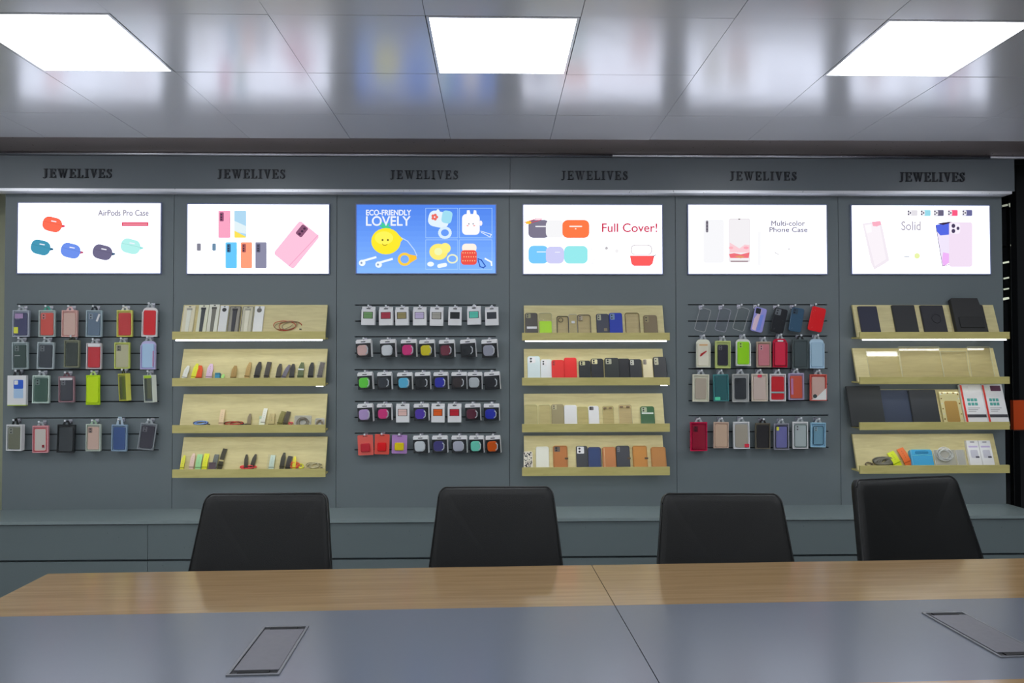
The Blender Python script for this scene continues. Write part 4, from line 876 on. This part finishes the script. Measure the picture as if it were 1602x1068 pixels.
def pouch(S, u0, u1, v, label, cols, seed=1, grp='clear pouches on the shelves', tint=(215, 218, 215), loops=4, coil_on=True, al=.3, r=.0016, top=0):
    t = .016; M, h = lean(S, (u0+u1)/2, v, t); w_ = wid(S, u0, u1, v, t)
    e = empty('clear_pouch', M, label, 'pouch', grp)
    MB().prism(rr(w_, h, .005, cz=h/2), -.001, -.0025, mat(tint, .12, alpha=al)).build('back_film', e)
    MB().prism(rr(w_, h, .005, cz=h/2), -t, -t-.001, film(.08, .04)).build('front_film', e)
    MB().tube([(x, -t*.5, z) for x, z in rr(w_, h, .006, cz=h/2)], .0012, mat((228, 230, 228), .2, alpha=.7), 5, closed=True).build('welded_edge', e)
    if coil_on:
        m = MB(); pts = []
        for j in range(24*loops):
            a = 2*math.pi*j/24; s = .72+.2*math.sin(j*.19+seed)
            pts.append((math.cos(a)*w_*.42*s, -t*.5+.003*math.sin(j*.4), h*(.5+top)+math.sin(a)*h*.40*s))
        m.tube(pts, r, mat(cols, .4), 5); m.build('coiled_cable', e)
    return e
pouch(S, 715, 808, 675, 'clear pouch with dark grey coiled cable'+T, (110, 100, 80), 2, r=.002)
pouch(S, 830, 880, 690, 'smaller clear pouch with brown cable, rightmost'+T, (128, 112, 84), 5, r=.002)
T = ' on lowest left shelf'; S = SH2[3]
strap(S, 100, 897, 20, (198, 196, 60), 'narrow yellow green strap, leftmost'+T, 3, buckle=(90, 90, 50))
strap(S, 152, 887, 24, (198, 172, 158), 'pale pink strap'+T, 2)
strap(S, 187, 892, 30, (140, 188, 132), 'mint green strap'+T, 1, pointed=False)
strap(S, 226, 888, 28, (198, 218, 40), 'bright lime strap'+T, 3, pointed=False)
small_box(S, 238, 277, 936, (74, 56, 66), 'small plum purple box'+T, .014)
strap(S, 280, 893, 26, (86, 90, 84), 'slate grey strap behind the plum box'+T, 4, pointed=False)
strap(S, 326, 862, 24, (46, 42, 22), 'tallest black strap with pale stripe'+T, 9, pointed=False, mark=(.48, (176, 164, 110)))
strap(S, 446, 893, 20, (52, 48, 34), 'upright black strap left above the red coil'+T, -4)
strap(S, 497, 893, 22, (48, 44, 30), 'right leaning black strap above the red coil'+T, 10)
coil(S, 455, 962, 86, 18, [(202, 44, 48), (210, 60, 70)], 'red rubber coil between two black straps'+T, 'rubber_bracelet', 'bracelet', 2, .003, seed=3, parts=('band', None))
strap(S, 594, 897, 26, (180, 194, 178), 'pale blue strap in a clear sleeve'+T, 3, pouch=True, pointed=False)
strap(S, 657, 883, 24, (48, 46, 34), 'tall black pointed strap left of the coloured coils'+T, 5)
strap(S, 690, 903, 26, (44, 40, 34), 'shorter black strap behind the orange red coil'+T, 7, pointed=False)
coil(S, 712, 950, 66, 34, [(212, 62, 62), (218, 104, 48)], 'orange red rubber coil'+T, 'rubber_bracelet', 'bracelet', 2, .003, seed=6, parts=('band', None))
strap(S, 716, 903, 18, (206, 186, 50), 'short golden yellow strap'+T, 0)
coil(S, 750, 957, 28, 26, [(206, 208, 60)], 'small yellow rubber coil'+T, 'rubber_bracelet', 'bracelet', 2, .0026, seed=9, parts=('band', None))
coil(S, 820, 952, 86, 34, [(132, 124, 92), (186, 178, 146)], 'coiled grey cable, rightmost'+T, 'coiled_cable', 'cable', 3, .0018, seed=7, parts=('cable', 'plug'), clasp_rgb=(120, 116, 100))

# right column
def tablet(S, u0, u1, v, rgb, label, t=.014, ring=None, step=False, fwd=0, rough=.6, roll=0, dz=0):
    M, h = lean(S, (u0+u1)/2, v, t+fwd, roll, .0012+fwd); w_ = wid(S, u0, u1, v, t)
    e = empty('tablet_case', M, label, 'tablet case', 'tablet cases on the right shelves')
    if step:
        MB().prism([(-w_*.5, 0), (-w_*.5, h*.97), (-w_*.46, h), (w_*.38, h), (w_*.42, h*.82), (w_*.5, h*.8), (w_*.5, 0)], 0, -t, mat(rgb, rough, bump=.3), .002).build('cover', e)
        MB().prism(rr(w_*.78, h*.28, .004, cx=w_*.02, cz=h*.34), -t, -t-.006, mat(tuple(int(c*.75) for c in rgb), rough), .002).build('folded_flap', e)
    else:
        MB().prism(rr(w_, h, .005, cz=h/2), 0, -t*.55, mat(rgb, rough, bump=.3), .001).build('cover', e)
        MB().prism(rr(w_*.98, h*.985, .005, cz=h/2), -t*.56, -t, mat(tuple(int(c*.9) for c in rgb), rough, bump=.3), .0015).build('flap', e)
    if ring: MB().tube([(x+w_*.1, -t-.001, h*.56+z) for x, z in circ(w_*.2, n=20)], .0022, mat((30, 30, 34), .4), 6, closed=True).build('ring_stand', e)
    return e
S = SH6[0]; T = ' on topmost right shelf'
tablet(S, 110, 212, 98, (42, 44, 62), 'dark navy tablet case, leftmost'+T)
tablet(S, 292, 415, 92, (40, 42, 44), 'plain black tablet case'+T)
tablet(S, 445, 568, 93, (40, 40, 46), 'black tablet case with ring stand'+T, ring=True)
tablet(S, 607, 775, 55, (32, 32, 32), 'tall thick black sleeve rising above the board'+T, t=.03, step=True)
S = SH6[1]; T = ' on second right shelf'
def sheet(u0, u1, v, label, fwd=0, roll=0, lb=0):
    t = .004; M, h = lean(S, (u0+u1)/2, v, t+fwd, roll, .0012+fwd); w_ = wid(S, u0, u1, v, t)
    M = M @ Matrix.Rotation(math.radians(lb), 4, 'X')
    e = empty('clear_tablet_cover', M, label, 'tablet cover', 'clear glossy covers on the second right shelf')
    MB().prism(rr(w_, h, .004, cz=h/2), 0, -t, film(.03, .07, (254, 253, 250)), .001).build('clear_shell', e)
    MB().tube([(x, -t, z) for x, z in rr(w_, h, .004, cz=h/2)], .0012, mat((214, 204, 170), .1, alpha=.7), 5, closed=True).build('raised_edge', e)
sheet(150, 322, 328, 'clear glossy tablet cover, leftmost'+T, lb=1.0)
sheet(326, 545, 320, 'widest clear glossy tablet cover'+T, .006, lb=3)
sheet(548, 685, 345, 'third clear glossy cover from left'+T, .0, lb=4)
sheet(690, 812, 322, 'clear glossy tablet cover, rightmost'+T, .0, lb=4)
S = SH6[2]; T = ' on third right shelf'
tablet(S, 50, 236, 525, (40, 44, 44), 'large black tablet case overhanging the left end'+T, t=.012, fwd=.0145)
tablet(S, 225, 392, 549, (52, 60, 78), 'navy tablet case between two black ones'+T, t=.012)
tablet(S, 388, 535, 545, (44, 47, 50), 'charcoal tablet case beside the gold package'+T, t=.012, fwd=.0145)
def goldpack(u0, u1, v, label):
    t = .014; M, h = lean(S, (u0+u1)/2, v, t); w_ = wid(S, u0, u1, v, t)
    e = empty('gold_packet', M, label, 'packet')
    MB().prism(rr(w_, h, .003, cz=h/2), 0, -t, mat((206, 190, 140), .2, .2), .001).build('packet', e)
    MB().prism(rr(w_*.66, h*.62, .012, cz=h*.42), -t, -t-.001, mat((150, 118, 58), .4)).build('brown_panel', e)
    m = MB(); rg = random.Random(5)
    for i in range(26):
        a = i/26*2*math.pi; x = max(-.44, min(.44, .62*math.cos(a)))*w_; z = (.5+max(-.46, min(.46, .64*math.sin(a))))*h
        m.prism(circ(.005, x, z, 6, .004*rg.uniform(.8, 1.5)), -t, -t-.0016, mat((118, 88, 30) if i % 2 else (232, 222, 180), .25, .3))
    m.build('ornate_border', e)
goldpack(546, 652, 560, 'gold ornate packet with brown centre'+T)
def infopack(u0, u1, v, label, dark):
    t = .018; M, h = lean(S, (u0+u1)/2, v, t); w_ = wid(S, u0, u1, v, t)
    e = empty('tablet_case_box', M, label, 'box', 'white and red boxes on the third right shelf')
    MB().prism(rr(w_, h, .002, cz=h/2), 0, -t, mat((208, 208, 200), .25), .001).build('carton', e)
    MB().box(-w_*.49, -w_*.40, -t-.0012, -t-.0001, h*.02, h*.98, mat((186, 44, 32), .4)).build('red_edge', e)
    MB().box(-w_*.39, w_*.48, -t-.001, -t-.0001, h*.20, h*.27, mat((56, 58, 62), .4)).build('dark_stripe', e)
    ic = MB()
    for i in range(2):
        for j in range(3): ic.prism(rr(w_*.13, h*.07, .001, cx=-w_*.2+j*w_*.16, cz=h*.62-i*h*.1), -t, -t-.001, mat((70, 140, 130), .4))
    ic.build('teal_icons', e)
    tx = MB()
    for i in range(3): tx.box(-w_*.3, w_*(.25-.1*i), -t-.0008, -t-.0001, h*(.42-.04*i), h*(.43-.04*i), mat((120, 116, 116), .5))
    tx.build('small_print', e)
    MB().prism(rr(w_*.5, h*.13, .003, cx=w_*.15, cz=h*.90), -t, -t-.0015, mat(dark, .3)).build('top_patch', e)
infopack(655, 772, 520, 'white box with red edge beside the gold packet'+T, (222, 212, 220))
infopack(775, 885, 520, 'white box with red edge and dark top patch, rightmost'+T, (84, 50, 70))
S = SH6[3]; T = ' on lowest right shelf'
coil(S, 172, 950, 48, 22, [(84, 74, 60)], 'small dark brown cord, leftmost'+T, 'cord_bundle', 'cord', 2, .002, seed=11, parts=('cord', 'clip'))
coil(S, 250, 935, 100, 44, [(86, 85, 74), (100, 98, 86)], 'grey bundled cord beside the lime strap'+T, 'cord_bundle', 'cord', 6, .0048, seed=12, parts=('cord', 'tie'), clasp_rgb=(50, 48, 40))
strap(S, 288, 893, 42, (188, 224, 26), 'lime green perforated strap'+T, -22, pointed=False)
strap(S, 340, 872, 40, (232, 96, 36), 'orange strap leaning beside the lime one'+T, -20, pointed=False)
def bluepouch(u0, u1, v, label):
    t = .03; M, h = lean(S, (u0+u1)/2, v, t); w_ = wid(S, u0, u1, v, t)
    e = empty('blue_case', M, label, 'case')
    MB().prism(rr(w_, h, .014, cz=h/2), 0, -t, mat((66, 148, 188), .18), .006).build('body', e)
    MB().prism(rr(w_*.6, h*.12, .005, cz=h*.84), -t, -t-.003, mat((42, 112, 148), .25), .001).build('handle_slot', e)
    MB().tube([(-w_*.44, -t*.98, h*.68), (0, -t-.002, h*.72), (w_*.44, -t*.98, h*.68)], .0016, mat((120, 200, 230), .2), 5).build('ridge', e)
bluepouch(392, 510, 870, 'glossy light blue plastic case with handle slot'+T)
pouch(S, 520, 636, 872, 'clear pouch with white looped cable'+T, (214, 210, 196), 4, loops=5, r=.0026, top=.28)
pouch(S, 642, 686, 872, 'empty clear pouch beside the white boxes'+T, (200, 200, 190), 6, coil_on=False, al=.4)
def whitebox(u0, u1, v, label):
    t = .02; M, h = lean(S, (u0+u1)/2, v, t); w_ = wid(S, u0, u1, v, t)
    e = empty('accessory_box', M, label, 'box', 'white accessory boxes on the lowest right shelf')
    MB().prism(rr(w_, h, .002, cz=h/2), 0, -t, mat((215, 214, 214), .35), .001).build('carton', e)
    MB().prism(rr(w_*.35, h*.03, .001, cz=h*.94), -t, -t-.0008, mat((90, 84, 100), .4)).build('hang_slot', e)
    MB().prism(rr(w_*.75, h*.06, .001, cz=h*.78), -t, -t-.0008, mat((170, 160, 186), .4)).build('title_strip', e)
    q = MB().prism(rr(w_*.62, h*.28, .008, cx=.0, cz=h*.52), -t, -t-.0008, mat((172, 172, 180), .35)).build('printed_product', e)
    MB().prism(rr(w_*.3, h*.06, .002, cx=w_*.2, cz=h*.41), -t-.0008, -t-.0014, mat((66, 64, 76), .35)).build('printed_shadow', q)
whitebox(692, 756, 822, 'left white accessory box of the pair'+T)
whitebox(758, 822, 822, 'right white accessory box of the pair'+T)

# ------------------------------------------------------------------ low cabinets under the display wall
CT = onY(770, 792.5).z; cf = -D+4.50      # worktop height and front
zc = CT
def cabx(px): return onY(px, 840, cf).x
wx0, wx1 = -3.80, onY(1576, 788).x
wt = MB().box(wx0, wx1, cf-.012, -.001, CT-.018, CT, M_CABTOP).build('worktop')
tag(wt, 'long grey blue worktop running under the whole display wall', 'worktop')
xs_ = [wx0+.01, cabx(231), cabx(691), cabx(1151), wx1-.01]
zmid = onY(400, 875, cf).z
cl = ['leftmost low grey blue cabinet, left of its visible door seam', 'low grey blue cabinet behind the leftmost two chairs', 'low grey blue cabinet behind the middle two chairs', 'rightmost low grey blue cabinet behind the rightmost chair']
for k in range(4):
    a, b = xs_[k]+.0008, xs_[k+1]-.0008; cx = (a+b)/2; hw = (b-a)/2
    e = empty('low_cabinet', (cx, cf, 0), cl[k], 'cabinet', 'low cabinets under the display wall')
    MB().box(-hw, hw, .018, -cf-.002, .06, CT-.019, mat((44, 50, 54), .5)).box(-hw, hw, .05, -cf-.002, 0, .06, M_BLACK).build('carcass', e)
    MB().box(-hw+.0005, hw-.0005, 0, .0175, zmid+.006, CT-.024, M_CAB).build('drawer_front', e)
    MB().box(-hw+.0005, hw-.0005, 0, .0175, .07, zmid-.006, M_CAB).build('door', e)

# ------------------------------------------------------------------ conference table
TZ = .75
A0 = onZ(75, 897, TZ); B0 = onZ(1602, 873, TZ); ex = Vector((B0.x-A0.x, B0.y-A0.y, 0)).normalized(); ey = Vector((-ex.y, ex.x, 0))
def tf(p): q = p-A0; return q.dot(ex), q.dot(ey)
seamx = tf(onZ(928, 888, TZ))[0]; b1 = tf(onZ(800, 949.5, TZ))[1]; b2 = tf(onZ(1602, 1061.5, TZ))[1]; LEN = seamx*2; DEP = b2+b1
MT = Matrix.Translation((A0.x, A0.y, 0)) @ Matrix(((ex.x, ey.x, 0, 0), (ex.y, ey.y, 0, 0), (0, 0, 1, 0), (0, 0, 0, 1)))
tb = empty('conference_table', MT, 'long conference table with oak borders and grey centre strip', 'table')
th = .03; g = .0012
for a, b in ((0, seamx-g), (seamx+g, LEN)):
    MB().box(a, b, b1, 0, TZ-th, TZ, M_TWOOD).build('oak_border', tb)
    MB().box(a, b, DEP, b2, TZ-th, TZ, M_TWOOD).build('oak_border', tb)
    MB().box(a, b, b2, b1, TZ-th, TZ-.0002, M_TGREY).build('grey_strip', tb)
for x in (.25, seamx-.35, LEN-.3, seamx+.3):
    MB().box(x, x+.05, DEP+.25, -.45, .0, TZ-th, M_TGREY).build('leg_panel', tb)
MB().box(.3, LEN-.3, DEP/2-.01, DEP/2+.01, .35, TZ-th, M_TGREY).build('modesty_panel', tb)
def hatch(c00, c01, c10, c11, flip):
    pts = [tf(onZ(*c, TZ)) for c in (c00, c01, c10, c11)]
    xa = (pts[0][0]+pts[2][0])/2; xb = (pts[1][0]+pts[3][0])/2; ya = (pts[0][1]+pts[1][1])/2; yb = (pts[2][1]+pts[3][1])/2
    w_, l = xb-xa, ya-yb
    h = bpy.data.objects.new('cable_box', None); COL.objects.link(h); h.parent = tb; h.location = ((xa+xb)/2, (ya+yb)/2, TZ)
    f = .006; m = MB(); w2, l2 = w_/2, l/2; am = mat((92, 94, 98), .3, .3)
    for bx in ((-w2, w2, -l2, -l2+f), (-w2, w2, l2-f, l2), (-w2, -w2+f, -l2+f, l2-f), (w2-f, w2, -l2+f, l2-f)): m.box(*bx, 0, .003, am)
    m.build('frame', h)
    MB().box(-w2+f, w2-f, -l2+f, l2-f, 0, .0004, mat((24, 25, 27), .5)).build('dark_recess', h)
    MB().box(-w2+f+.004, w2-f-.001, -l2+f+.020, l2-f-.020, .0006, .0032, mat((80, 80, 86), .35, kind='hatch_lid')).build('lid', h)
    for sgn in (-1, 1): MB().box(-w2*.62, w2*.55, sgn*(l2-f-.010)-.008, sgn*(l2-f-.010)+.008, .0006, .0036, mat((14, 15, 17), .8)).build('brush_strip', h)
hatch((409, 982), (481, 979), (356, 1058), (440, 1056), 0)
hatch((1443, 960), (1504, 957), (1566, 1029), (1640, 1027), 1)

# ------------------------------------------------------------------ chairs
M_LEATHER = mat((15, 16, 16), .42, spec=.3, bump=.5, kind='black_leather')
def chair(px, d, yaw, wd, label, ztop=.97, tilt=13):
    p = onZ(px, 1500, 0)  # direction only
    o, r = ray(px, 760); s = d/(r.dot(CAM_M.to_3x3() @ Vector((0, 0, -1)))); top = o+r*s
    Mx = Matrix.Translation((top.x, top.y, 0)) @ Matrix.Rotation(math.radians(yaw), 4, 'Z')
    e = empty('office_chair', Mx, label, 'chair', 'black leather chairs along the far side of the table')
    # backrest: rounded, tapering, slightly dished pad, standing behind the seat and tilted away
    hb = .60; n = 9; ol = rr(2, 2, .11, 7)
    prof = [(1.0, .030), (1.0, .012), (.985, -.002), (.95, -.010), (.88, -.013), (.7, -.014), (.45, -.014), (.2, -.014), (.0, -.014)]
    base = [(.0, .045), (.5, .044), (.9, .040)]
    rings = base+prof; vs = []; fs = []; N = len(ol)
    def warp(x, y, z):
        q = (z+1)/2; hw = wd/2*(1.12-.27*q) ; X = x*hw; Z = q*hb
        Y = y-.045*(1-x*x)*-.35+.06*(q-.3)**2*.6-.012*abs(x)**3
        if q > .0: Z += .012*(1-x*x)*q - .0
        a = math.radians(tilt); return (X, Y*math.cos(a)+Z*math.sin(a)-hb*math.sin(a), Z*math.cos(a)-Y*math.sin(a)+ztop-hb*math.cos(a)-.008)
    for (s_, y) in rings:
        for x, z in ol: vs.append(warp(x*max(s_, .001), y, z*max(s_, .001)))
    for r_ in range(len(rings)-1):
        for i in range(N):
            j = (i+1) % N; fs.append((r_*N+i, r_*N+j, (r_+1)*N+j, (r_+1)*N+i))
    bk = MB().add(vs, fs, M_LEATHER, None, True).build('backrest', e)
    pi = MB().tube([warp(x*.992, .0, z*.992) for x, z in ol], .0028, mat((24, 25, 25), .3, kind='piping'), 6, closed=True).build('piping', bk)
    yb = -hb*math.sin(math.radians(tilt))
    ol2 = rr(wd, .46, .09, 6)
    def seatring(s_, z): return [(x*s_, yb-.23-.0+y*s_, z) for x, y in ol2]
    rs = [seatring(.9, .425), seatring(.99, .44), seatring(1, .465), seatring(.96, .488), seatring(.8, .495), seatring(.01, .497)]
    vs = [p for r_ in rs for p in r_]; N2 = len(ol2); fs = [tuple(range(N2))]
    for r_ in range(len(rs)-1):
        for i in range(N2):
            j = (i+1) % N2; fs.append((r_*N2+i, r_*N2+j, (r_+1)*N2+j, (r_+1)*N2+i))
    MB().add(vs, fs, M_LEATHER, None, True).build('seat', e)
    cy = yb-.23
    MB().tube([(0, cy, .06), (0, cy, .25), (0, cy, .26), (0, cy, .425)], [.028, .028, .018, .018], M_CHROME, 12).build('gas_lift', e)
    MB().tube([(0, yb-.04, .40), (0, yb+.025, .40), (0, yb+.045, .46)], .022, M_BLACK, 8).build('back_bracket', e)
    for i in range(5):
        a = 2*math.pi*i/5+.3; c, s = math.cos(a), math.sin(a)
        L = MB().tube([(0, cy, .10), (.15*c, cy+.15*s, .085), (.27*c, cy+.27*s, .065)], [.022, .017, .012], M_CHROME, 8).build('base_arm', e)
        MB().tube([(.27*c-.02*s, cy+.27*s+.02*c, .028), (.27*c+.02*s, cy+.27*s-.02*c, .028)], .027, M_BLACK, 12).build('caster', L)
chair(416, 2.78, 0, .515, 'leftmost black leather chair with square shoulders, behind the oak table border', tilt=14)
chair(776, 2.90, 0, .505, 'black leather chair left of the table seam, second from left', ztop=.972, tilt=13)
chair(1129, 2.77, -3, .50, 'black leather chair with rounded top, just right of the table seam', ztop=.968, tilt=13)
chair(1419, 3.12, 12, .56, 'rightmost black leather chair, turned slightly aside and highest in view', tilt=15)

# ------------------------------------------------------------------ dark neighbouring stand at the right
pX = onY(1596, 500, .25).x
M_GLOSSDARK = mat((22, 24, 26), .15, kind='dark_gloss')
e = empty('black_upright_frame', (pX, .25, 0), 'tall black upright frame at the right edge, past the display wall', 'post')
MB().box(-.035, .15, -.03, .03, 0, CZ-.02, mat((20, 22, 23), .35)).build('post', e)
MB().box(-.035, .4, -.02, .02, CZ-.18, CZ-.03, mat((20, 22, 23), .35)).build('top_rail', e)
o0, o1 = onY(1586, 672, .18), onY(1602, 626, .18)
ob = empty('orange_panel', (o0.x, .18, o0.z), 'orange box on the black upright at the right edge', 'box')
MB().box(0, .22, 0, .03, 0, o1.z-o0.z, mat((176, 62, 14), .5)).build('panel', ob)
MB().box(-.003, .223, .0, .033, -.006, -.0002, mat((60, 30, 20), .5)).build('rim', ob)
gp = empty('dark_glass_partition', (onY(1582, 500, .6).x, .6, 0), 'dark glass partition between the display wall and the black upright', 'partition')
MB().box(-.15, .5, 0, .01, .0, CZ-.1, M_GLOSSDARK).build('glass', gp)
MB().box(-.012, .012, -.02, -.0005, 0, CZ-.1, mat((52, 55, 54), .35)).build('mullion', gp)
for (u, v, wu, hu, br) in ((1571.5, 321.5, 8, 3, .5), (1583.5, 320, 11, 6, .45), (1585, 383, 9, 3, .35), (1573, 410.5, 9, 2.6, 1), (1573.5, 435, 8, 2.4, .8), (1573.5, 452, 8, 2.2, .8), (1573, 467, 9, 3.4, 1)):  # no lamps: glowing bars stand in for ceiling lights reflected in the glass
    c = onY(u, v, .55); k = (D+.55)/F
    hh = empty('small_spot_light', Matrix.Translation(c) @ Matrix.Rotation(math.radians(-12), 4, 'Y'), 'tiny bright light bar on the dark glass, %s' % ('upper group' if v < 400 else 'lower group'), 'light', 'tiny lights at the right edge')
    MB().prism(rr(wu*k, hu*k, .003), .0, -.01, mat((220, 228, 205), emit=br*.9, kind='small_lamp')).build('lamp_face', hh)
    MB().box(-wu*k/2, wu*k/2, .001, .05, -hu*k/2, hu*k/2, M_BLACK).build('housing', hh)
